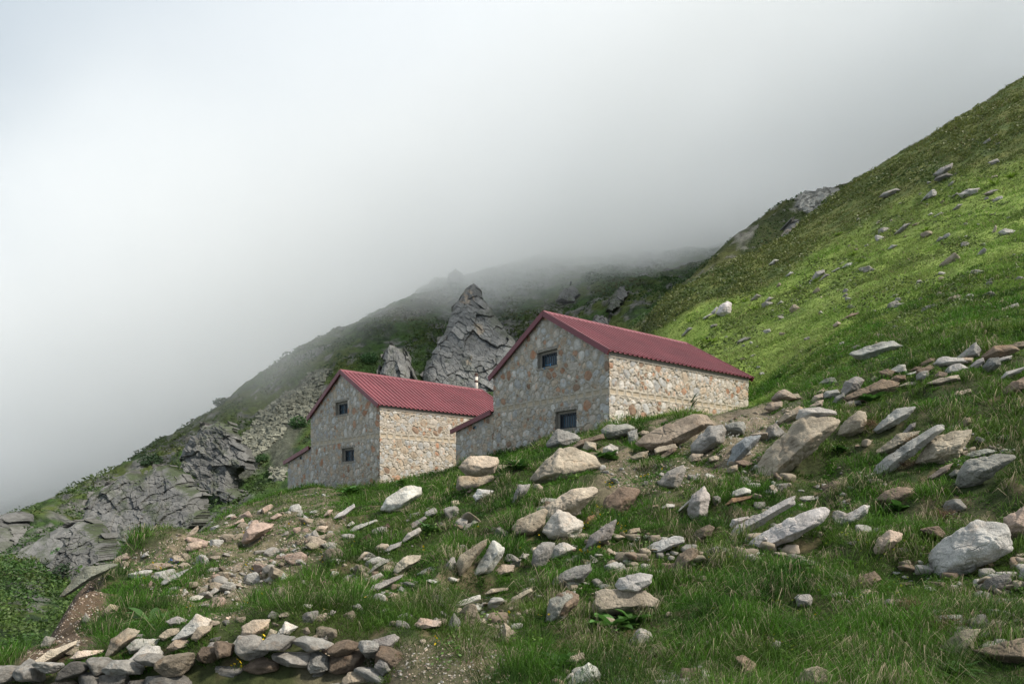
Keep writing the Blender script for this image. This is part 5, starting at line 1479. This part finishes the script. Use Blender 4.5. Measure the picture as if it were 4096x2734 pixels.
A = [shrub_field(T, 150000, -60, 720, 45, 260, g, -.12, 1.1, mt_col, okT, .0036, 1),
     shrub_field(T, 26000, -60, 140, 27, 60, g, -.2, 1.9, lambda P2, g: lerp(C(.045, .098, .022), C(.085, .14, .032), sstep(-.3, .3, fbm(P2 * .5, 3, 741))), None, .0048, 2),
     shrub_field(B, 22000, 600, 1000, 99, 200, g, -.1, 1.0, mt_col, lambda px, ld, d, g: B.bil(B.scree, px, ld) < .3, .0034, 3),
     shrub_field(G, 96000, 610, 1380, 40, 96, g, -.2, .7, lambda P2, g: lerp(C(.050, .082, .018), C(.11, .13, .034), sstep(-.3, .3, fbm(P2 * .15, 3, 731))), lambda px, ld, d, g: g.random(len(px)) < G.bil(G.band, px, ld) ** 1.5, .0032, 4),
     shrub_field(G, 49000, 640, 1380, 28, 80, g, .14, .7, lambda P2, g: lerp(C(.045, .075, .02), C(.10, .13, .03), g.random(len(P2))), lambda px, ld, d, g: G.bil(G.dirt, px, ld) < .3, .0034, 6),
     shrub_field(G, 30000, 760, 1380, 20, 40, g, .05, .35, lambda P2, g: lerp(C(.05, .085, .02), C(.11, .15, .035), g.random(len(P2))), lambda px, ld, d, g: (G.bil(ROWG, px, ld) < np.interp(px, [760, 860, 1024], [385, 365, 345])) & (G.bil(G.dirt, px, ld) < .3), .0035, 5)]
V, q, c = cards(np.concatenate([a[0] for a in A]), np.concatenate([a[1] for a in A]), np.concatenate([a[2] for a in A]), g)
tag(link("shrubbery", mesh_np("shrubbery", V, [q], [M_LEAF], smooth=False, col=c)), "low dark shrubs carpeting the mountain and the hillside shoulder", "shrubs", kind="stuff")

def bush(px, py, d, r, base, label, seed, cat="shrub"):
    g = rng(seed); n = 700
    p = pix(px, py, d); p[2] = T.zat(p[0], p[1])[0]; v = g.normal(size=(n, 3)); v /= np.linalg.norm(v, axis=1)[:, None]
    lob = 1 + .35 * fbm(v * 1.7, 2, seed)
    P = v * (r * lob * g.random(n) ** .35)[:, None] * np.array([1, 1, .75]); P[:, 2] += r * .45
    V, q, c = cards(P, np.full(n, max(.10, r * .24)) * g.uniform(.6, 1.4, n), lerp(base, base * 1.7, g.random(n)), g)
    e = empty("shrub", p); tag(e, label, cat, "single shrubs on the mountainside")
    link("crown", mesh_np("crown", V, [q], [M_LEAF], smooth=False, col=c), e)
    Vt, q1, t1 = tube_mesh(r * .06, -.3, r * .5, 8, r * .03); link("stem", mesh_np("stem", Vt, [q1, t1], [M_RUST]), e)
for k, (px, py, dd, r, b, lab) in enumerate([
 (121, 485, 80, 1.7, C(.045,.085,.03), "light green shrub growing on the broad slabby left crag"),
 (152, 448, 118, 2.6, C(.022,.042,.018), "dark conical shrub on the ridge above the broad slabby crag"),
 (60, 545, 72, 2.2, C(.045,.085,.035), "pale green shrub behind the square-topped pinnacle's right side"),
 (66, 574, 62, 1.7, C(.018,.035,.015), "very dark shrub among the lower left slabs"),
 (452, 325, 148, 3.0, C(.035,.075,.025), "bushy green shrub in the notch left of the tall spire"),
 (370, 345, 140, 2.4, C(.03,.068,.022), "green shrub on the slope above the far hut's ridge"),
 (300, 403, 120, 2.4, C(.028,.06,.02), "green shrub at the upper edge of the scree"),
 (262, 428, 112, 1.6, C(.028,.06,.02), "small green shrub surrounded by scree"),
 (222, 400, 146, 2.2, C(.024,.05,.018), "dark shrub on the ridge skyline above the fractured crag")]):
    bush(px, py, dd, r * .68, b * 1.35, lab, 900 + k)

# ---- low leafy herbs between the stones
gg = rng(1650)
px, ld = sample(720, 330, 1380, 6.4, 24, gg); k = keep_fg(px, ld, gg, .6); px, ld = px[k], ld[k]; d = np.exp(ld); x = (px - 512) / F * d
k = fbm(np.stack([x, d], 1) * .7, 2, 660) > -.1; px, ld, d, x = px[k], ld[k], d[k], x[k]
bi = np.repeat(np.arange(len(px)), 60); n = len(bi); rr_ = gg.uniform(.10, .28, len(px))[bi]; a = gg.random(n) * 6.283; r = rr_ * np.sqrt(gg.random(n))
hx = x[bi] + r * np.cos(a); hy = d[bi] + r * np.sin(a); hz = G.zat(hx, hy) + gg.random(n) * rr_ * .8 * (1 - .6 * (r / rr_) ** 2)
V, q, c = cards(np.stack([hx, hy, hz], 1), np.maximum(.035, d[bi] * .0032) * gg.uniform(.7, 1.6, n), lerp(C(.045, .125, .018), C(.115, .20, .03), gg.random(len(px)))[bi] * gg.uniform(.6, 1.25, (n, 1)), gg)
tag(link("undergrowth", mesh_np("undergrowth", V, [q], [M_LEAF], smooth=False, col=c)), "low leafy green herbs growing between the foreground stones", "herbs", kind="stuff")

# ---- torn root clumps and scraps of old metal lying on the slope
for k, (px, py, dpt, lab) in enumerate([
 (943, 515, None, "brown tuft of dead roots on the crest of the biggest whitish slab"), (870, 424, None, "brown root tuft on the upper end of the biggest ochre slab"),
 (915, 440, None, "torn brown turf on the upper edge of the flat cream slab"), (955, 438, None, "torn root mat uphill of the big smooth grey boulder"),
 (903, 464, None, "hanging root tuft between the flat cream slab and the big smooth grey boulder"), (908, 608, None, "dark torn turf clump standing out of long grass at lower right"), (945, 624, None, "smaller torn turf clump beside the dark torn turf clump")]):
    gg = rng(1700 + k); d = G.ray([px], [py + 4], 6)[0]; p = pix(px, py, d - .12); n = 260
    P = p + gg.normal(0, .075, (n, 3)) * np.array([1.3, .7, .6]); dr = gg.normal(size=(n, 3)); dr[:, 2] = np.abs(dr[:, 2]) * .6; dr /= np.linalg.norm(dr, axis=1)[:, None]
    V, q1, t1, c = blades(P - p, gg.uniform(.08, .22, n), np.full(n, .007), dr, gg.uniform(.6, 2, n), np.tile([0., -1., -.3], (n, 1)), lerp(C(.10,.065,.038), C(.24,.17,.10), gg.random(n)), gg)
    o = link("root_clump", mesh_np("root_clump", V, [q1, t1], [M_GRASS], col=c)); o.location = p; tag(o, lab, "root clump")
for k, (xa, ya, xb, yb2, lab) in enumerate([(378, 532, 389, 524, "short rusty dark metal offcut in grass below the bright angular rock"), (361, 541, 370, 535, "second rusty metal offcut, half buried lower in the grass")]):
    d = G.ray([(xa + xb) / 2], [(ya + yb2) / 2 + 2], 6)[0]; pa = pix(xa, ya, d - .05); pb = pix(xb, yb2, d + .02)
    V, f = prism("metal_offcut", None, [(-.06, -.05), (.06, -.05), (.06, .05), (.045, .05), (.045, -.035), (-.045, -.035), (-.045, .05), (-.06, .05)], pa - pa, pb - pa, (0, 0, 1), M_RUST)
    o = link("metal_offcut", mesh_np("metal_offcut", V, f, [M_RUST], smooth=False)); o.location = pa; tag(o, lab, "metal scrap")

# ---- broad-leaved weeds, ferns, thistles
def leaf_mesh(L, Wd, curl, g, n=7):
    t = np.linspace(0, 1, n); w = Wd * np.sin(np.pi * np.clip(t * .93 + .05, 0, 1)) ** .8
    a = g.uniform(.5, 1.05); z = L * (np.sin(a) * t - curl * t * t); x = L * np.cos(a) * t * (1 + .2 * t)
    z = z + .02 * L * np.sin(t * 9 + g.random() * 6)
    V = np.concatenate([np.stack([x, -w / 2, z + w * .22], 1), np.stack([x, 0 * w, z], 1), np.stack([x, w / 2, z + w * .22], 1)])
    i = np.arange(n - 1)
    q = np.concatenate([np.stack([i, i + 1, i + 1 + n, i + n], 1), np.stack([i + n, i + 1 + n, i + 1 + 2 * n, i + 2 * n], 1)])
    return V, q
def rosette(name, px, py, n, L, Wd, curl, base, label, seed, cat, group=None, lift=0, narrow=1.0, dmin=6):
    g = rng(seed); d = G.ray([px], [py], dmin)[0]
    p = pix(px, py, d); Vs = []; qs = []; cs = []; o = 0
    for k in range(n):
        V, q = leaf_mesh(L * 1.3 * g.uniform(.5, 1.15), Wd * 1.3 * g.uniform(.6, 1.1), curl * g.uniform(.5, 1.4), g)
        a = k * 2.4 + g.normal(0, .3); ca, sa = math.cos(a), math.sin(a)
        V = np.stack([V[:, 0] * ca - V[:, 1] * sa, V[:, 0] * sa + V[:, 1] * ca, V[:, 2] + lift * g.random() * L], 1) + g.normal(0, .05 * L, 3)
        Vs.append(V); qs.append(q + o); o += len(V); cs.append(np.tile(base * g.uniform(.6, 1.4), (len(V), 1)))
    ob = link(name, mesh_np(name, np.concatenate(Vs), [np.concatenate(qs)], [M_LEAF], col=np.concatenate(cs)))
    ob.location = (p[0], p[1], p[2] - .02); tag(ob, label, cat, group); return ob
DOCK = C(.062, .150, .030)
for k, (px, py, n, L, w, lab) in enumerate([
 (156, 628, 30, .42, .17, "tall leafy dock plant above the left part of the dry stone wall"),
 (350, 494, 22, .55, .26, "leafy dock plant at the foot of the far hut's corner"),
 (345, 600, 22, .34, .15, "spreading dock plant below the perched overhanging rock"),
 (430, 532, 18, .34, .12, "leafy plant growing behind the cream block in mid slope"),
 (612, 630, 20, .30, .17, "broad-leaved dock under the stacked pair's lower boulder"),
 (632, 622, 14, .26, .13, "smaller dock clump beside the broad-leaved dock under the stacked pair"),
 (952, 674, 40, .22, .075, "dark glossy dock plant at the bottom edge below the jagged tan rock"),
 (608, 458, 18, .32, .22, "round-leaved plant beside the broad peaked boulder"),
 (872, 402, 30, .38, .16, "nettle-like weeds in front of the long brown slab"),
 (840, 452, 16, .28, .14, "leafy weeds tucked under the biggest ochre slab"),
 (790, 573, 30, .30, .10, "feathery green weed below the longest whitish slab"),
 (900, 510, 18, .22, .12, "low leafy weeds under the flat brown rock"),
 (565, 668, 20, .30, .13, "leafy weed at the bottom edge beside a whitish stone"),
 (700, 655, 22, .25, .09, "bushy green weed in the lower middle foreground"),
 (405, 486, 14, .5, .2, "light green weed against the far hut's sunlit wall"),
 (520, 468, 26, .42, .12, "weedy clump below the near hut's gable"),
 (545, 452, 26, .40, .10, "second weedy clump nearer the boulder under the window")]):
    rosette("dock_plant", px, py, n, L, w, .35, DOCK * (1.0 if k % 3 else .8), lab, 1200 + k, "weed")
for k, (px, py, lab) in enumerate([(688, 413, "thistle against the near hut's sunlit wall, left one of the three"), (699, 411, "middle thistle against the near hut's sunlit wall"), (722, 408, "thistle nearest the far end of the near hut's sunlit wall")]):
    rosette("thistle", px, py, 14, .55, .07, .15, C(.07, .115, .06), lab, 1300 + k, "thistle", lift=.6, dmin=20)
def fern(px, py, L, lab, seed):
    ob = rosette("fern", px, py, 26, L * .45, L * .07, .3, C(.17, .27, .035), lab, seed, "fern", "bright ferns on the hillside", dmin=24); return ob
for k, (px, py, L, lab) in enumerate([
 (711, 343, 1.5, "large bright fern above the near hut's roof end"), (703, 348, .9, "small fern touching the large bright fern's left side"),
 (798, 290, 1.2, "round bright fern right of the whitest hillside boulder"), (745, 302, 1.0, "fern downhill of the whitest hillside boulder"), (732, 303, .9, "fern just beside the whitest hillside boulder"),
 (754, 309, 1.0, "bright fern below the round bright fern"), (816, 281, .9, "fern near the middle hillside rocks"), (853, 255, 1.1, "fern uphill of the middle hillside rocks"), (860, 262, 1.0, "yellow fern patch beside light rubble"),
 (838, 235, 1.0, "fern on the olive shoulder edge"), (925, 232, 1.1, "fern under the shoulder shrubs"), (995, 185, 1.4, "fern cluster high at the right frame edge"), (1012, 178, 1.4, "fern at the right frame edge above the rubble boulder"), (690, 322, 1.0, "fern left of the hillside rocks above the ridge")]):
    fern(px, py, L, lab, 1400 + k)

# ---- flowers: tiny yellow, white and blue heads
g = rng(31)
fl = []
def flowers(cx, cy, n, sp, col, h=.12, r=.014):
    for _ in range(n):
        px = cx + g.normal(0, sp); py = cy + g.normal(0, sp * .6); d = G.ray([px], [py], 6)[0]
        if np.isfinite(d) and d < 45: fl.append((*pix(px, py, d), h * g.uniform(.5, 1.3), max(r, d * .0011) * g.uniform(.7, 1.3), *col))
YEL, GY, WH, BL = (.70, .48, .02), (.28, .34, .04), (.7, .7, .66), (.12, .18, .5)
for zx, zy, n in ((540,1150,9),(480,1190,14),(660,975,6),(610,1060,8),(860,1190,10),(895,1060,5),(540,1400,14),(650,1360,4),(770,780,10),(1050,710,4)): flowers((2100 + zx / 2.24) / 4, (1600 + zy / 2.24) / 4, n, 3, YEL)
for zx, zy, n in ((20,360,6),(1010,1300,6),(1850,1095,3),(400,545,5),(170,655,4),(900,600,4),(1130,115,6)): flowers((1200 + zx / 1.88) / 4, (1900 + zy / 1.88) / 4, n, 3, YEL)
for zx, zy, n in ((960,885,6),(840,930,5),(1150,1120,7),(1600,1370,14),(1500,885,4),(1440,1500,8)): flowers(zx / 6.064, 425 + zy / 6.064, n, 3, YEL)
flowers(1050 / 6.064, 425 + 850 / 6.064, 22, 4, BL)
for cx, cy, n in ((815, 585, 26), (860, 610, 22), (790, 620, 20), (880, 560, 16), (835, 640, 22), (845, 545, 12), (905, 600, 14), (750, 550, 14), (780, 655, 18)): flowers(cx, cy, n, 11, GY, .18, .010)
for cx, cy, n in ((735, 440, 24), (730, 432, 10)): flowers(cx, cy, n, 5, WH, .1, .008)
flowers(600, 560, 25, 110, YEL, .1); flowers(300, 570, 22, 70, YEL, .1)
fl = np.array(fl); n = len(fl)
a = np.arange(6) * math.pi / 3
tl = g.normal(0, .5, (n, 2))
ring = np.stack([np.cos(a), np.sin(a), 0 * a], 1)[None] * fl[:, 4, None, None]
ring[:, :, 2] += (ring[:, :, 0] * tl[:, :1] + ring[:, :, 1] * (tl[:, 1:] - .6))
hd = fl[:, None, :3] + ring; hd[:, :, 2] += fl[:, 3, None]
st = np.stack([fl[:, :3] - [.003, 0, .02], fl[:, :3] + [.003, 0, -.02], fl[:, :3] + np.stack([0 * fl[:, 3] + .002, 0 * fl[:, 3], fl[:, 3]], 1), fl[:, :3] + np.stack([0 * fl[:, 3] - .002, 0 * fl[:, 3], fl[:, 3]], 1)], 1)
V = np.concatenate([hd.reshape(-1, 3), st.reshape(-1, 3)])
i = np.arange(n)[:, None] * 6
q1 = np.concatenate([i + [[0, 1, 2, 3]], i + [[3, 4, 5, 0]]]); q2 = np.arange(n * 4).reshape(n, 4) + n * 6
cc = np.concatenate([np.repeat(fl[:, 5:8], 6, 0), np.tile(C(.05, .10, .02), (n * 4, 1))])
tag(link("wildflowers", mesh_np("wildflowers", V, [q1, q2], [M_LEAF], smooth=False, col=cc)), "tiny yellow, white and blue flowers dotted through the foreground grass", "flowers", kind="stuff")

# ------------------------------------------------------------------ cloud bank resting on the mountains
def cloud():
    x0, x1, y0, y1 = -420, 420, 88, 470
    slope = .39
    base = lambda x, y: 46 + slope * x
    V = []; 
    for x, y in ((x0, y0), (x1, y0), (x1, y1), (x0, y1)): V.append((x, y, base(x, y) - 42))
    for x, y in ((x0, y0), (x1, y0), (x1, y1), (x0, y1)): V.append((x, y, base(x, y) + 95))
    Q = np.array([(0,3,2,1),(4,5,6,7),(0,1,5,4),(1,2,6,5),(2,3,7,6),(3,0,4,7)])
    m = bpy.data.materials.new("cloud"); m.use_nodes = True; n = m.node_tree; n.nodes.clear()
    out = n.nodes.new('ShaderNodeOutputMaterial'); pv = n.nodes.new('ShaderNodeVolumePrincipled')
    pv.inputs['Color'].default_value = (.986, .994, 1.0, 1); pv.inputs['Anisotropy'].default_value = -0.3
    tcn = n.nodes.new('ShaderNodeTexCoord'); co = tcn.outputs['Object']
    sx = n.nodes.new('ShaderNodeSeparateXYZ'); n.links.new(co, sx.inputs[0])
    def M(op, a, b=None):
        x = n.nodes.new('ShaderNodeMath'); x.operation = op
        for i, v in enumerate((a, b)):
            if v is None: continue
            if isinstance(v, (int, float)): x.inputs[i].default_value = v
            else: n.links.new(v, x.inputs[i])
        return x.outputs[0]
    hgt = M('SUBTRACT', sx.outputs[2], M('ADD', M('MULTIPLY', sx.outputs[0], slope), 42))
    hgt = M('ADD', hgt, M('MULTIPLY', M('SUBTRACT', sx.outputs[1], 190), .10))
    nz = noise_node(n, co, .021, 4, .55)
    hgt = M('ADD', hgt, M('MULTIPLY', M('SUBTRACT', nz, .5), 56))
    dens = maprange(n, hgt, -6, 18, 0, 1)
    dens = M('POWER', dens, 1.4)
    fr = n.nodes.new('ShaderNodeMapRange'); fr.interpolation_type = 'SMOOTHSTEP'; n.links.new(sx.outputs[1], fr.inputs[0]); fr.inputs[1].default_value = 88; fr.inputs[2].default_value = 150
    tp = maprange(n, hgt, 24, 68, 1, 0)
    dens = M('MULTIPLY', M('MULTIPLY', dens, fr.outputs[0]), tp)
    dens = M('MULTIPLY', M('MULTIPLY', dens, maprange(n, sx.outputs[1], 190, 330, 1, 1.8)), .040)
    n.links.new(dens, pv.inputs['Density']); n.links.new(pv.outputs[0], out.inputs['Volume'])
    o = link("cloud_bank", mesh_np("cloud_bank", V, [Q], [m], smooth=False))
    tag(o, "thick pale cloud bank hiding the mountain tops", "cloud", kind="stuff")
cloud()
